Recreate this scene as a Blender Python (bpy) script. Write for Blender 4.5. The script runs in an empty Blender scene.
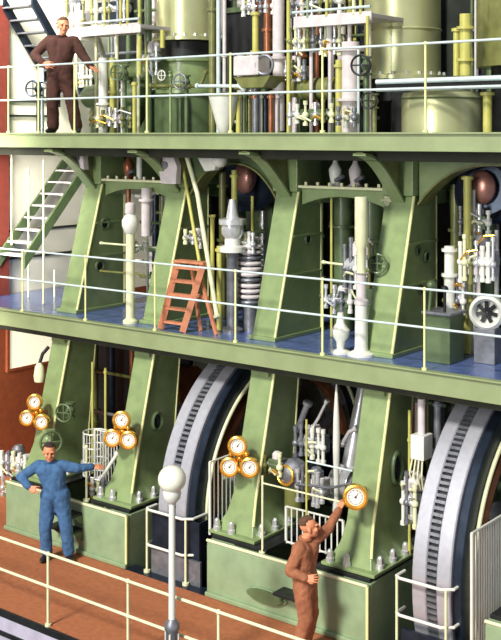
import bpy, bmesh, math, random
from mathutils import Vector, Matrix, noise
random.seed(7)
PI = math.pi
C = bpy.context.scene.collection
FPX, HC, TH = 1122.0, 6.47, math.radians(38.1)
S_, C_ = math.sin(TH), math.cos(TH)

def at(px, py, Y):
    """point on the plane y=Y seen at a pixel of the photograph"""
    t = (px - 250) / FPX
    d = Y / (C_ + S_ * t)
    return Vector((d * (-S_ + C_ * t), Y, HC - (py - 135) * d / FPX))

def ax(px, py, X):
    t = (px - 250) / FPX
    d = X / (-S_ + C_ * t)
    return Vector((X, d * (C_ + S_ * t), HC - (py - 135) * d / FPX))

# ------------------------------------------------------------------ materials
def lin(c):
    c /= 255.0
    return c / 12.92 if c <= .04045 else ((c + .055) / 1.055) ** 2.4

def mat(name, rgb, rough=.5, metal=0, var=.12, scale=6, bump=.0, coat=0, emit=None):
    m = bpy.data.materials.new(name); m.use_nodes = True
    nt = m.node_tree; b = nt.nodes['Principled BSDF']
    col = [lin(v) for v in rgb]
    tc = nt.nodes.new('ShaderNodeTexCoord'); n = nt.nodes.new('ShaderNodeTexNoise')
    n.inputs['Scale'].default_value = scale; n.inputs['Detail'].default_value = 5
    nt.links.new(tc.outputs['Object'], n.inputs['Vector'])
    r = nt.nodes.new('ShaderNodeValToRGB')
    r.color_ramp.elements[0].position = .3; r.color_ramp.elements[1].position = .7
    r.color_ramp.elements[0].color = [max(0, v * (1 - var)) for v in col] + [1]
    r.color_ramp.elements[1].color = [min(1, v * (1 + var)) for v in col] + [1]
    nt.links.new(n.outputs['Fac'], r.inputs['Fac']); nt.links.new(r.outputs['Color'], b.inputs['Base Color'])
    b.inputs['Roughness'].default_value = rough; b.inputs['Metallic'].default_value = metal
    if coat: b.inputs['Coat Weight'].default_value = coat; b.inputs['Coat Roughness'].default_value = .15
    if bump:
        n2 = nt.nodes.new('ShaderNodeTexNoise'); n2.inputs['Scale'].default_value = scale * 6
        nt.links.new(tc.outputs['Object'], n2.inputs['Vector'])
        bp = nt.nodes.new('ShaderNodeBump'); bp.inputs['Strength'].default_value = bump; bp.inputs['Distance'].default_value = .02
        nt.links.new(n2.outputs['Fac'], bp.inputs['Height']); nt.links.new(bp.outputs['Normal'], b.inputs['Normal'])
    if emit:
        b.inputs['Emission Color'].default_value = [lin(v) for v in rgb] + [1]; b.inputs['Emission Strength'].default_value = emit
    return m

M = dict(
    green=mat('engine green paint', (134, 153, 104), .36, 0, .13, 5, .1, .3),
    dgreen=mat('dark engine green paint', (88, 106, 72), .42, 0, .2, 5, .1, .2),
    bedgreen=mat('bed plate green paint', (138, 158, 122), .45, 0, .12, 4, .15, .2),
    olive=mat('olive cast iron paint', (116, 118, 66), .4, 0, .2, 6, .1, .3),
    lime=mat('pale lime post paint and edge highlight', (236, 236, 168), .35, 0, .08, 6),  # rail posts, and the highlights painted along column and bed corners
    fascia=mat('gallery edge green paint', (142, 154, 112), .5, 0, .1, 3, .1),
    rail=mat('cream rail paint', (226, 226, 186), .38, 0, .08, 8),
    bluerail=mat('pale blue grey rail paint', (204, 218, 220), .35, 0, .08, 8),
    yel=mat('yellow pipe paint', (192, 188, 100), .4, 0, .12, 6),
    bluefl=mat('blue gallery plate', (92, 112, 168), .22, .0, .2, 7, .2, .3),
    brown=mat('red brown deck covering', (170, 102, 66), .75, 0, .14, 12, .3),
    brwall=mat('red brown painted wall', (142, 72, 40), .7, 0, .15, 8, .2),
    cream=mat('cream plaster', (248, 244, 224), .8, 0, .04, 2),
    red=mat('brick red pilaster paint', (126, 54, 42), .7, 0, .12, 8),
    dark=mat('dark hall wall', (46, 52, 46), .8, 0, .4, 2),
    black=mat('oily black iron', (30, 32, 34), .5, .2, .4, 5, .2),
    slate=mat('blue black steel', (44, 54, 70), .35, .6, .3, 6),
    soff=mat('shade dark gallery underside', (42, 44, 32), .8, 0, .3, 4),  # dark tone has the shade below the galleries painted in
    steel=mat('polished steel', (226, 226, 230), .25, .6, .08, 10),
    rim=mat('machined wheel rim steel', (200, 200, 210), .34, .5, .07, 14, .1),
    iron=mat('grey machine iron', (128, 130, 138), .42, .5, .25, 9, .2),
    white=mat('white enamel', (226, 226, 218), .35, 0, .06, 6),
    lilac=mat('pale lilac insulation jacket', (214, 204, 206), .6, 0, .12, 8, .2),
    brass=mat('polished brass', (240, 180, 72), .26, .75, .12, 10),
    copper=mat('copper brown metal', (160, 100, 70), .35, .5, .25, 6),
    dial=mat('white dial face', (246, 240, 228), .5, 0, .03, 20),
    dialmark=mat('dial printing', (70, 50, 70), .6, 0, .1, 20),
    orange=mat('orange red ladder paint', (204, 132, 98), .55, 0, .15, 9),
    grey=mat('lilac grey paving', (176, 170, 190), .7, 0, .12, 6, .2),
    skin=mat('skin', (222, 146, 108), .55, 0, .06, 30),
    hair=mat('grey brown hair', (104, 70, 52), .8, 0, .3, 60, .6),
    dhair=mat('dark hair', (58, 42, 38), .8, 0, .3, 60, .6),
    bluesuit=mat('blue boiler suit cotton', (66, 104, 148), .85, 0, .22, 14, .5),
    brownsuit=mat('brown boiler suit cotton', (162, 102, 72), .85, 0, .22, 14, .5),
    darksuit=mat('dark brown boiler suit cotton', (72, 40, 32), .85, 0, .22, 14, .5),
    shoe=mat('black leather', (30, 26, 28), .4, 0, .2, 20),
    shirt=mat('pale shirt cotton', (206, 180, 160), .8, 0, .06, 20),
    glassy=mat('opal glass', (244, 242, 224), .15, 0, .02, 5, 0, .6),
    rosy=mat('rosy copper metal', (176, 124, 112), .3, .5, .25, 6),
    gloss=mat('glossy cylinder green paint', (204, 206, 156), .32, .5, .08, 3, 0, .8),
    litwin=mat('daylit window blind', (248, 242, 214), .8, 0, .04, 2, emit=.75),
    eye=mat('eye', (40, 30, 28), .3, 0, .05, 20),
    lip=mat('lips', (160, 84, 74), .5, 0, .05, 20),
)

# ------------------------------------------------------------------ mesh helpers
class MB:
    def __init__(s): s.bm = bmesh.new()
    def _x(s, verts, mx):
        bmesh.ops.transform(s.bm, matrix=mx, verts=verts)
    def box(s, c, size, rot=None):
        r = bmesh.ops.create_cube(s.bm, size=1)
        mx = Matrix.Translation(c) @ (rot or Matrix()) @ Matrix.Diagonal((*size, 1))
        s._x(r['verts'], mx); return s
    def span(s, a, b):
        a = Vector(a); b = Vector(b)
        return s.box((a + b) / 2, [abs(b[i] - a[i]) for i in range(3)])
    def bar(s, a, b, w, h):
        a = Vector(a); b = Vector(b); d = b - a
        q = d.to_track_quat('X', 'Z').to_matrix().to_4x4()
        return s.box((a + b) / 2, (d.length, w, h), q)
    def cyl(s, a, b, r, r2=None, n=16):
        a = Vector(a); b = Vector(b); d = b - a
        q = d.to_track_quat('Z', 'Y').to_matrix().to_4x4()
        k = bmesh.ops.create_cone(s.bm, cap_ends=True, segments=n, radius1=r, radius2=r if r2 is None else r2, depth=d.length)
        s._x(k['verts'], Matrix.Translation((a + b) / 2) @ q); return s
    def ball(s, c, r, sc=(1, 1, 1), n=16):
        k = bmesh.ops.create_uvsphere(s.bm, u_segments=n, v_segments=max(6, n // 2 + 2), radius=r)
        s._x(k['verts'], Matrix.Translation(c) @ Matrix.Diagonal((*sc, 1))); return s
    def tube(s, pts, r, n=10):
        pts = [Vector(p) for p in pts]
        for i in range(len(pts) - 1): s.cyl(pts[i], pts[i + 1], r, None, n)
        for p in pts[1:-1]: s.ball(p, r * 1.02, n=n)
        return s
    def lathe(s, prof, c=(0, 0, 0), ax_=(0, 0, 1), n=32):
        q = Vector(ax_).to_track_quat('Z', 'Y').to_matrix().to_4x4(); mx = Matrix.Translation(c) @ q
        rings = []
        for (r, z) in prof:
            rings.append([s.bm.verts.new(mx @ Vector((r * math.cos(2 * PI * i / n), r * math.sin(2 * PI * i / n), z))) for i in range(n)])
        for a, b in zip(rings, rings[1:]):
            for i in range(n):
                s.bm.faces.new((a[i], a[(i + 1) % n], b[(i + 1) % n], b[i]))
        s.bm.faces.new(rings[0][::-1]); s.bm.faces.new(rings[-1]); return s
    def torus(s, c, R, r, ax_=(0, 0, 1), n=32, m=8, sc=(1, 1, 1)):
        q = Vector(ax_).to_track_quat('Z', 'Y').to_matrix().to_4x4(); mx = Matrix.Translation(c) @ q @ Matrix.Diagonal((*sc, 1))
        g = [[s.bm.verts.new(mx @ Vector(((R + r * math.cos(b)) * math.cos(a), (R + r * math.cos(b)) * math.sin(a), r * math.sin(b))))
              for b in [2 * PI * j / m for j in range(m)]] for a in [2 * PI * i / n for i in range(n)]]
        for i in range(n):
            for j in range(m):
                s.bm.faces.new((g[i][j], g[(i + 1) % n][j], g[(i + 1) % n][(j + 1) % m], g[i][(j + 1) % m]))
        return s
    def prism(s, pts, lo, hi, axis='X'):
        """pts = outline in the other two axes; extruded from lo to hi along axis"""
        def v(a, b, t): return {'X': (t, a, b), 'Y': (a, t, b), 'Z': (a, b, t)}[axis]
        A = [s.bm.verts.new(v(a, b, lo)) for a, b in pts]; B = [s.bm.verts.new(v(a, b, hi)) for a, b in pts]
        s.bm.faces.new(A); s.bm.faces.new(B[::-1]); n = len(pts)
        for i in range(n): s.bm.faces.new((A[i], B[i], B[(i + 1) % n], A[(i + 1) % n]))
        return s
    def prismv(s, A, B):
        """two matching outlines of 3-D points joined into a solid"""
        A = [s.bm.verts.new(p) for p in A]; B = [s.bm.verts.new(p) for p in B]
        s.bm.faces.new(A); s.bm.faces.new(B[::-1]); n = len(A)
        for i in range(n): s.bm.faces.new((A[i], B[i], B[(i + 1) % n], A[(i + 1) % n]))
        return s
    def build(s, name, m, parent=None, bev=0, smooth=True, kind=None, label=None):
        bmesh.ops.recalc_face_normals(s.bm, faces=s.bm.faces)
        me = bpy.data.meshes.new(name); s.bm.to_mesh(me); s.bm.free()
        me.materials.append(m if not isinstance(m, str) else M[m])
        o = bpy.data.objects.new(name, me); C.objects.link(o)
        if smooth:
            for p in me.polygons: p.use_smooth = True
            try: me.set_sharp_from_angle(angle=math.radians(38))
            except Exception: pass
        if parent: o.parent = parent
        if bev:
            b = o.modifiers.new('bevel', 'BEVEL'); b.width = bev; b.segments = 2; b.limit_method = 'ANGLE'; b.angle_limit = math.radians(40)
            b.harden_normals = True
        if kind: o['kind'] = kind
        if label: o['label'] = label
        return o

def tag(o, label, cat, group=None, kind=None):
    o['label'] = label; o['category'] = cat
    if group: o['group'] = group
    if kind: o['kind'] = kind
    return o
def thing(name, label, cat, group=None):
    o = bpy.data.objects.new(name, None); C.objects.link(o); o.empty_display_size = .1
    return tag(o, label, cat, group)
_fix = []
def based(t, loc):
    """put the Empty at the thing's base while its parts stay where they were built"""
    _fix.append((t, Vector(loc)))
    return t
def struct(name, mb, m, **k): return mb.build(name, m, kind='structure', **k)

# ------------------------------------------------------------------ setting
struct('floor', MB().span((-16.8, 9.97, -.16), (-3.5, 12.0, 0)), 'brown')
struct('floor_side', MB().span((-16.8, 12.0, -.16), (-14.57, 18.8, 0)), 'brown')
struct('trim_1', MB().span((-16.8, 9.93, -.09), (-3.5, 9.97, -.0)), 'black')
struct('trim_6', MB().span((-16.8, 9.94, -.28), (-3.5, 10.1, -.09)), 'grey')
struct('trim_7', MB().span((-16.8, 9.92, -.34), (-3.5, 10.1, -.28)), 'black')
struct('floor_pit', MB().span((-18, 2, -2.1), (-2, 19, -2.0)), 'black')
struct('wall_pit', MB().span((-17, 9.97, -2), (-2, 10.1, -.34)), 'grey')
w = MB()
w.span((-17.0, 9, -2.1), (-16.8, 19, 3.2))
struct('wall_left', w, 'brwall')
struct('wall_left_upper', MB().span((-17.0, 9, 3.2), (-16.8, 19, 11)), 'cream')
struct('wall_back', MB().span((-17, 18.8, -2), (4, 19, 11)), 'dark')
win = struct('window_1', MB().span((-16.8, 13.95, 2.02), (-16.77, 15.5, 2.95)), 'litwin')
MB().span((-16.8, 13.89, 1.97), (-16.74, 15.5, 2.02)).span((-16.8, 13.89, 2.02), (-16.74, 13.95, 3.0)).build('window_sill', 'brwall', win)
struct('trim_3', MB().span((-16.8, 13.5, 3.46), (-16.62, 13.83, 8.9)), 'red')
struct('trim_4', MB().span((-16.8, 13.83, 4.62), (-16.74, 16.2, 4.66)).span((-16.8, 13.83, 4.1), (-16.74, 16.2, 4.14)), 'dark')
struct('trim_5', MB().span((-16.8, 13.83, 7.1), (-16.74, 15.1, 7.14)).span((-16.8, 13.83, 6.82), (-16.74, 15.1, 6.86)), 'dark')
struct('floor_plate', MB().span((-11.78, 12.0, -.16), (-10.24, 12.22, .005)).span((-7.55, 12.0, -.16), (-5.97, 12.22, .005)), 'slate')

# galleries ------------------------------------------------------------
g = thing('lower_gallery', 'blue floored gallery with a green edge running across the middle between the engine columns', 'gallery')
MB().span((-16.75, 12.64, 3.40), (-4.6, 15.6, 3.46)).build('deck', 'bluefl', g)
MB().span((-16.75, 12.58, 3.19), (-4.6, 12.64, 3.475)).span((-16.75, 12.54, 3.455), (-4.6, 12.66, 3.48)).build('edge_beam', 'fascia', g, bev=.008)
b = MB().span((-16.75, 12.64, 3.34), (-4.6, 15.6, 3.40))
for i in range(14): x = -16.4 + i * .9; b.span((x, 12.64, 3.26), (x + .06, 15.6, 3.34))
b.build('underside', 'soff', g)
MB().span((-16.75, 12.7, 3.09), (-4.6, 12.78, 3.34)).build('shade_strip', 'soff', g)  # dark strip added to draw the shadow below the edge beam
g = thing('upper_gallery', 'topmost gallery walkway with a plain green edge beam under the drums', 'gallery')
MB().span((-16.75, 12.64, 6.44), (-4.6, 18.7, 6.49)).build('deck', 'dgreen', g)
MB().span((-16.75, 12.58, 6.27), (-4.6, 12.64, 6.5)).span((-16.75, 12.54, 6.48), (-4.6, 12.66, 6.505)).span((-16.75, 12.55, 6.26), (-4.6, 12.66, 6.28)).build('edge_beam', 'fascia', g, bev=.006)
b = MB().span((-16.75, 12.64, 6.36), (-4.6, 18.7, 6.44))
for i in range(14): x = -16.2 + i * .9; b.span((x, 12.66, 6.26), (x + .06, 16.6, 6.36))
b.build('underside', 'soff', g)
MB().span((-16.75, 12.9, 6.12), (-4.6, 12.98, 6.36)).build('shade_strip', 'soff', g)  # dark band put in as the shade under this gallery's edge

def railing(label, y, x0, x1, posts, z0, hs, r=.019, mr='bluerail', mp='rail', extra=None, group=None):
    t = thing('guard_rail', label, 'railing', group)
    for i, h in enumerate(hs):
        MB().cyl((x0, y, z0 + h), (x1, y, z0 + h), r, n=10).build('top_rail' if i == 0 else 'middle_rail', mr, t)
    for x in posts:
        MB().cyl((x, y, z0 + .02), (x, y, z0 + hs[0]), r * .95, n=10).ball((x, y, z0 + hs[0]), r * 1.7, n=10).ball((x, y, z0 + hs[1]), r * 1.6, n=10)\
            .cyl((x, y, z0), (x, y, z0 + .03), r * 2.2, n=12).build('post', mp, t)
    return based(t, ((x0 + x1) / 2, y, z0))
px = lambda p, Y: at(p, 135, Y).x
railing('long pipe railing of the top gallery with the man in dark overalls behind it', 12.6, -16.75, -4.6,
        [px(p, 12.6) for p in (8, 38, 74, 146.5, 230, 322, 425, 538)], 6.505, (1.13, .56), mp='lime', mr='bluerail', r=.017)
railing('sloping looking pipe railing along the blue floored gallery', 12.6, -16.75, -4.6,
        [px(p, 12.6) for p in (22, 85, 154.5, 235, 322, 424, 540)], 3.48, (1.03, .54), r=.016, mp='lime')
railing('yellow cream railing along the edge of the brown lower deck', 9.99, -16.7, -4.6,
        [px(p, 9.99) for p in (-40, 47.5, 127.5, 218, 320, 440)], .0, (.95, .52), r=.019, mr='rail')
# ------------------------------------------------------------------ engine beds
def bed(x0, x1, label, hatches=()):
    t = thing('engine_bed', label, 'engine bed')
    pts = [(12.03, -.2), (12.03, .74), (12.08, .80), (17.6, .80), (17.6, -.2)]
    f = MB().prism([(12.03, -.15), (12.03, .72), (12.05, .78), (12.13, .78), (12.13, -.15)], x0, x1)
    f.span((x0 - .0, 11.98, -.0), (x1 + .03, 12.04, .07)); f.build('front_wall', 'bedgreen', t, bev=.02)
    MB().cyl((x0, 12.045, .772), (x1, 12.045, .772), .022, n=10).build('edge_highlight', 'rail', t)  # cream strip painted in as the glossy highlight of the top edge
    MB().cyl((x1 - .005, 12.045, .06), (x1 - .005, 12.045, .77), .02, n=10).build('edge_highlight', 'lime', t)  # upright corner highlight, likewise a pale strip
    MB().span((x0, 12.13, -1.2), (x0 + .42, 17.4, .78)).build('side_wall', 'bedgreen', t, bev=.015)
    MB().span((x1 - .42, 12.13, -1.2), (x1, 17.4, .78)).build('side_wall', 'bedgreen', t, bev=.015)
    MB().span((x0 + .42, 17.0, -1.2), (x1 - .42, 17.4, .78)).build('back_wall', 'bedgreen', t)
    MB().span((x0 + .42, 12.13, .1), (x1 - .42, 17.0, .2)).build('sump', 'black', t)
    # narrow dark machined strips under the column feet
    for xa, xb in ((x0 + .02, x0 + .98), (x1 - .86, x1 - .02)):
        MB().span((xa, 12.13, .78), (xb, 13.6, .83)).build('foot_plate', 'black', t, bev=.005)
    for (x, z, w_, h_, mm) in hatches:
        k = MB(); k.lathe([(.001, 0), (.5, 0), (.5, .06), (.46, .08), (.001, .08)], (0, 0, 0), (0, -1, 0), 28)
        bmesh.ops.transform(k.bm, matrix=Matrix.Translation((x, 12.03, z)) @ Matrix.Diagonal((w_, 1, h_, 1)), verts=k.bm.verts)
        hh = k.build('hatch_cover', mm, t)
        kk = MB(); kk.torus((0, 0, 0), .5, .07, (0, 1, 0), 28, 8)
        bmesh.ops.transform(kk.bm, matrix=Matrix.Translation((x, 12.01, z)) @ Matrix.Diagonal((w_, .3, h_, 1)), verts=kk.bm.verts)
        kk.build('hatch_rim', 'bedgreen', hh)
    return based(t, ((x0 + x1) / 2, 14.7, -.15))
B1 = (-14.55, -11.80); B2 = (-10.22, -7.57); B3 = (-5.95, -3.4)
bed(*B1, 'green engine bed behind the man in blue overalls')
bed(*B2, 'green engine bed beside the man in brown overalls, with an oval hatch', [(-9.15, .27, .62, .17, 'dgreen')])
bed(*B3, 'green engine bed cut off by the bottom right corner')

def step(label, x, z, w, group=None):
    t = thing('step_bracket', label, 'step')
    MB().span((x - w / 2, 11.78, z), (x + w / 2, 12.03, z + .04)).build('tread', 'black', t, bev=.006)
    MB().prism([(12.03, z), (11.85, z), (12.03, z - .16)], x - w / 2, x - w / 2 + .03).build('bracket', 'dgreen', t)
    MB().prism([(12.03, z), (11.85, z), (12.03, z - .16)], x + w / 2 - .03, x + w / 2).build('bracket', 'dgreen', t)
    return based(t, (x, 12.03, z))
step('upper dark foot step on the bed behind the blue overalled man', -13.0, .60, .55)
step('lower dark foot step on the bed behind the blue overalled man', -13.0, .36, .55)
step('dark step plate on the bed just behind the man in brown', -8.62, .42, .5)

# ------------------------------------------------------------------ columns
def column_bolts(t, xl, xr, yf, yb, z):
    xs = [xl + .1, xl + .36, xr - .04]
    for x in xs[:2]:
        MB().cyl((x, yf - .09, z), (x, yf - .09, z + .05), .055, n=12).cyl((x, yf - .09, z + .05), (x, yf - .09, z + .13), .042, n=6).ball((x, yf - .09, z + .13), .035, n=10).build('bolt', 'steel', t)
    for y in (yf + .1, yf + .42, yf + .74):
        MB().cyl((xr + .14, y, z), (xr + .14, y, z + .05), .055, n=12).cyl((xr + .14, y, z + .05), (xr + .14, y, z + .13), .042, n=6).ball((xr + .14, y, z + .13), .035, n=10).build('bolt', 'steel', t)

def lower_column(xr, label, oval=None):
    t = thing('engine_column', label, 'engine column'); xl = xr - .42
    zs = [.83, .9, 1.1, 1.35, 1.7, 2.2, 2.7, 3.19]
    fr = lambda z: 12.36 + .25 * (z - .85)
    fl = lambda z: .17 * max(0, (1.35 - z) / .5) ** 2      # flare of the foot
    A = []; Bk = []
    m = MB(); prev = None
    for z in zs:
        f = fl(z); y0 = fr(z) - f * .6; y1 = 13.28 + .11 * (z - .85) + f * .5
        ring = [m.bm.verts.new(p) for p in ((xl - f, y0, z), (xr + f * .7, y0, z), (xr + f * .7, y1, z), (xl - f, y1, z))]
        if prev:
            for i in range(4): m.bm.faces.new((prev[i], prev[(i + 1) % 4], ring[(i + 1) % 4], ring[i]))
        else: m.bm.faces.new(ring[::-1])
        prev = ring
    m.bm.faces.new(prev)
    m.build('shaft', 'green', t, bev=.022)
    MB().span((xl - .19, 12.17, .83), (xr + .21, 13.55, .875)).build('foot', 'green', t, bev=.01)
    # pale strips standing in for the shine on the front and back corners
    e = MB(); e.tube([(xr + .004, fr(z) - .004 - (fl(z) * .6), z) if z > 1.35 else (xr + fl(z) * .7, fr(z) - fl(z) * .6, z) for z in (1.0, 1.35, 1.7, 2.4, 3.18)], .02, 8); e.build('corner_highlight', 'lime', t)
    e = MB(); e.tube([(xr + .003, 13.28 + .11 * (z - .85), z) for z in (1.35, 2.4, 3.18)], .013, 8); e.build('corner_highlight', 'lime', t)
    column_bolts(t, xl - .19, xr, 12.33, 13.5, .875)
    if oval:
        y, z, ry, rz = oval
        k = MB(); k.torus((xr + .01, y, z), 1, .22, (1, 0, 0), 28, 8)
        bmesh.ops.transform(k.bm, matrix=Matrix.Translation((xr + .01, y, z)) @ Matrix.Diagonal((.2, ry, rz, 1)) @ Matrix.Translation((-(xr + .01), -y, -z)), verts=k.bm.verts)
        k.build('opening_rim', 'dgreen', t)
        k = MB(); k.ball((xr, y, z), 1, (.03, ry * .9, rz * .9), 20); k.build('oval_cover', 'slate', t)
    # head bolts plate just under the gallery
    MB().span((xl + .05, fr(3.0) - .06, 2.99), (xr - .05, fr(3.0) + .05, 3.12)).build('clamp_plate', 'green', t, bev=.01)
    return based(t, (xr - .2, 12.8, .83))
lower_column(-13.97, 'leftmost lower green column, behind the blue overalled man, above the left gauges')
lower_column(-12.04, 'lower green column with a round dark cover, left of the globe lamp wheel', (12.95, 1.98, .1, .13))
lower_column(-9.69, 'lower green column carrying the middle trio of brass gauges')
lower_column(-7.76, 'lower green column behind the single brass gauge the brown suited man touches', (13.05, 2.0, .12, .2))

def upper_column(xr, label, holes=(), wide=.42, yb=14.2):
    t = thing('engine_column', label, 'engine column'); xl = xr - wide
    fr = lambda z: 13.06 + .28 * (z - 3.46)
    m = MB(); prev = None
    for z in (3.46, 4.0, 4.6, 5.2, 5.62):
        y0 = fr(z)
        ring = [m.bm.verts.new(p) for p in ((xl, y0, z), (xr, y0, z), (xr, yb, z), (xl, yb, z))]
        if prev:
            for i in range(4): m.bm.faces.new((prev[i], prev[(i + 1) % 4], ring[(i + 1) % 4], ring[i]))
        else: m.bm.faces.new(ring[::-1])
        prev = ring
    m.bm.faces.new(prev); m.build('shaft', 'green', t, bev=.02)
    MB().span((xl - .03, 13.02, 3.46), (xr + .04, yb + .05, 3.52)).build('foot', 'green', t, bev=.01)
    MB().tube([(xr + .003, fr(z) - .003, z) for z in (3.52, 5.0, 5.62)], .02, 8).build('corner_highlight', 'lime', t)  # pale strip standing in for the highlight on the front corner
    MB().tube([(xr + .003, yb, z) for z in (3.52, 5.6)], .012, 8).build('corner_highlight', 'lime', t)  # rear corner shine drawn the same way
    # head block carrying the gallery bracket
    MB().span((xl - .02, 13.6, 5.62), (xr + .02, yb, 6.2)).build('head', 'green', t, bev=.015)
    for z in (4.38, 4.95):
        MB().span((xr - .01, fr(z) + .03, z), (xr + .03, yb, z + .03)).build('rib', 'green', t)
    # curved cantilever bracket
    arc = []
    for i in range(9):
        a = i / 8; arc.append((13.62 - 1.0 * a, 5.55 + .66 * math.sin(a * PI / 2)))
    pts = arc + [(12.62, 6.24), (13.62, 6.24)]
    MB().prism(pts, xr - wide * .5 - .05, xr - wide * .5 + .05).build('gallery_bracket', 'olive', t, bev=.006)
    k = MB()
    for (p, q) in zip(arc, arc[1:]):
        k.bar((xr - wide * .5, p[0], p[1]), (xr - wide * .5, q[0], q[1]), .2, .035)
    k.build('bracket_flange', 'green', t)
    for (y, z, r) in holes:
        MB().torus((xr + .01, y, z), r, r * .28, (1, 0, 0), 24, 8).build('opening_rim', 'dgreen', t)
        MB().cyl((xr - .01, y, z), (xr + .012, y, z), r * .95, n=20).build('opening', 'black', t)
    # rear leg of the A shape
    m = MB(); m.prismv([(xl, 15.5, 5.62), (xr, 15.5, 5.62), (xr, 16.1, 5.62), (xl, 16.1, 5.62)], [(xl, 15.8, 3.46), (xr, 15.8, 3.46), (xr, 16.6, 3.46), (xl, 16.6, 3.46)])
    m.build('rear_leg', 'dgreen', t, bev=.02)
    MB().span((xl, yb, 5.66), (xr, 16.1, 6.1)).build('cross_head', 'green', t, bev=.01)
    return based(t, (xr - .2, 13.6, 3.46))
upper_column(-13.97, 'leftmost upper green column on the blue gallery, two round holes in its side', [(13.72, 4.93, .09), (13.6, 4.22, .09)])
upper_column(-12.03, 'upper green column on the blue gallery right behind the orange ladder')
upper_column(-9.8, 'upper green column in the centre of the blue gallery, one round boss in its side', [(13.9, 4.9, .075)], yb=14.25)
upper_column(-7.83, 'rightmost upper green column on the blue gallery, standing by the tall yellow pipe', [(13.78, 4.85, .06), (14.02, 4.75, .075), (13.85, 4.3, .06)], wide=.46, yb=14.3)

# arches and entablatures between the column heads
def arch(x0, x1, y0, y1, z_sp, z_cr, ztop, label, m='green'):
    t = thing('frame_arch', label, 'arch'); n = 18; pts = []
    for i in range(n + 1):
        a = i / n; x = x0 + (x1 - x0) * a
        pts.append((x, z_sp + (z_cr - z_sp) * (1 - abs(2 * a - 1) ** 2.6)))
    MB().prism([(x0, ztop)] + pts + [(x1, ztop)], y0, y1, 'Y').build('web', m, t, bev=.01)
    k = MB()
    for p, q in zip(pts, pts[1:]): k.bar((p[0], (y0 + y1) / 2, p[1]), (q[0], (y0 + y1) / 2, q[1]), y1 - y0 + .1, .03)
    k.build('flange', 'olive', t)
    return based(t, ((x0 + x1) / 2, (y0 + y1) / 2, z_sp))
arch(-7.8, -5.5, 13.75, 13.95, 5.5, 6.07, 6.26, 'green arch springing right from the rightmost upper column')
arch(-12.0, -10.25, 13.75, 13.95, 5.5, 6.02, 6.26, 'dark mouthed green arch spanning the gap between the two engines', 'dgreen')
def entab(x0, x1, label):
    t = thing('entablature', label, 'engine frame'); n = 12
    pts = [(x0 + (x1 - x0) * i / n, 5.42 + .14 * (1 - abs(2 * i / n - 1) ** 2.2)) for i in range(n + 1)]
    MB().prism([(x0, 5.68)] + pts + [(x1, 5.68)], 13.72, 15.6, 'Y').build('arched_web', 'green', t, bev=.01)
    MB().span((x0, 13.62, 5.68), (x1, 13.8, 5.72)).build('flange', 'rail', t, bev=.006)
    for i in range(7):
        x = x0 + .1 + (x1 - x0 - .2) * i / 6
        MB().cyl((x, 13.69, 5.72), (x, 13.69, 5.77), .025, n=6).build('bolt', 'rail', t)
    return based(t, ((x0 + x1) / 2, 14.6, 5.42))
entab(-13.95, -12.47, 'green cross frame with a bolted edge between the two left upper columns')
entab(-9.78, -8.31, 'green cross frame with a bolted edge between the two right upper columns')

# ------------------------------------------------------------------ flywheels
def flywheel(x0, x1, label, yc=14.66, zc=.85, R=2.4):
    t = thing('flywheel', label, 'flywheel'); xm = (x0 + x1) / 2; n = 190; hw = .07
    # rim in two bands with a slotted track between
    def band(a, b):
        return MB().lathe([(R - .26, a), (R - .02, a), (R, a + .02), (R, b - .02), (R - .02, b), (R - .26, b)], (0, yc, zc), (1, 0, 0), 160)
    def ringband(a, b, ro, ri):
        m = MB(); N = 160; mx = Matrix.Translation((0, yc, zc)) @ Vector((1, 0, 0)).to_track_quat('Z', 'Y').to_matrix().to_4x4()
        prof = [(ri, a), (ro - .015, a), (ro, a + .015), (ro, b - .015), (ro - .015, b), (ri, b)]
        rs = [[m.bm.verts.new(mx @ Vector((r * math.cos(2 * PI * i / N), r * math.sin(2 * PI * i / N), z))) for i in range(N)] for r, z in prof]
        for q in range(len(rs)):
            u, v = rs[q], rs[(q + 1) % len(rs)]
            for i in range(N): m.bm.faces.new((u[i], u[(i + 1) % N], v[(i + 1) % N], v[i]))
        return m
    ringband(x0, xm - hw - .0, R, R - .3).build('rim_band', 'rim', t)
    ringband(xm + hw, x1, R, R - .3).build('rim_band', 'rim', t)
    ringband(xm - hw, xm + hw, R - .05, R - .3).build('slot_track', 'black', t)
    k = MB()
    for i in range(n):
        a = 2 * PI * i / n
        rot = Matrix.Rotation(a, 4, 'X')
        k.box(Vector((xm, yc, zc)) + rot @ Vector((0, 0, R - .035)), (hw * 2, .04, .06), rot)
    k.build('track_teeth', 'iron', t)
    # dark side ring on the right flank and inner rail
    ringband(x1, x1 + .13, R - .05, R - .32).build('side_ring', 'slate', t)
    MB().torus((x1 + .16, yc, zc), R - .3, .028, (1, 0, 0), 140, 8).build('bright_ring', 'rail', t)
    MB().lathe([(.001, 0), (.42, 0), (.42, .5), (.3, .6), (.001, .6)], (xm - .3, yc, zc), (1, 0, 0), 40).build('hub', 'iron', t)
    for i in range(8):
        a = 2 * PI * (i + .5) / 8; d = Vector((0, math.cos(a), math.sin(a)))
        c0 = Vector((xm + .1, yc, zc)) + d * .38; c1 = Vector((xm + .1, yc, zc)) + d * (R - .28)
        MB().cyl(c0, c1, .12, .08, 12).build('spoke', 'iron', t)
    # coil ends between the spokes
    MB().torus((x1 + .02, yc, zc), R - .62, .1, (1, 0, 0), 90, 8).build('coil_ring', 'copper', t)
    return based(t, (xm, yc, zc - R))
flywheel(-11.36, -10.82, 'big steel flywheel with a slotted rim standing behind the globe lamp')
flywheel(-7.06, -6.52, 'big steel flywheel with a slotted rim at the lower right, inside a bent pipe guard')
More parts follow.
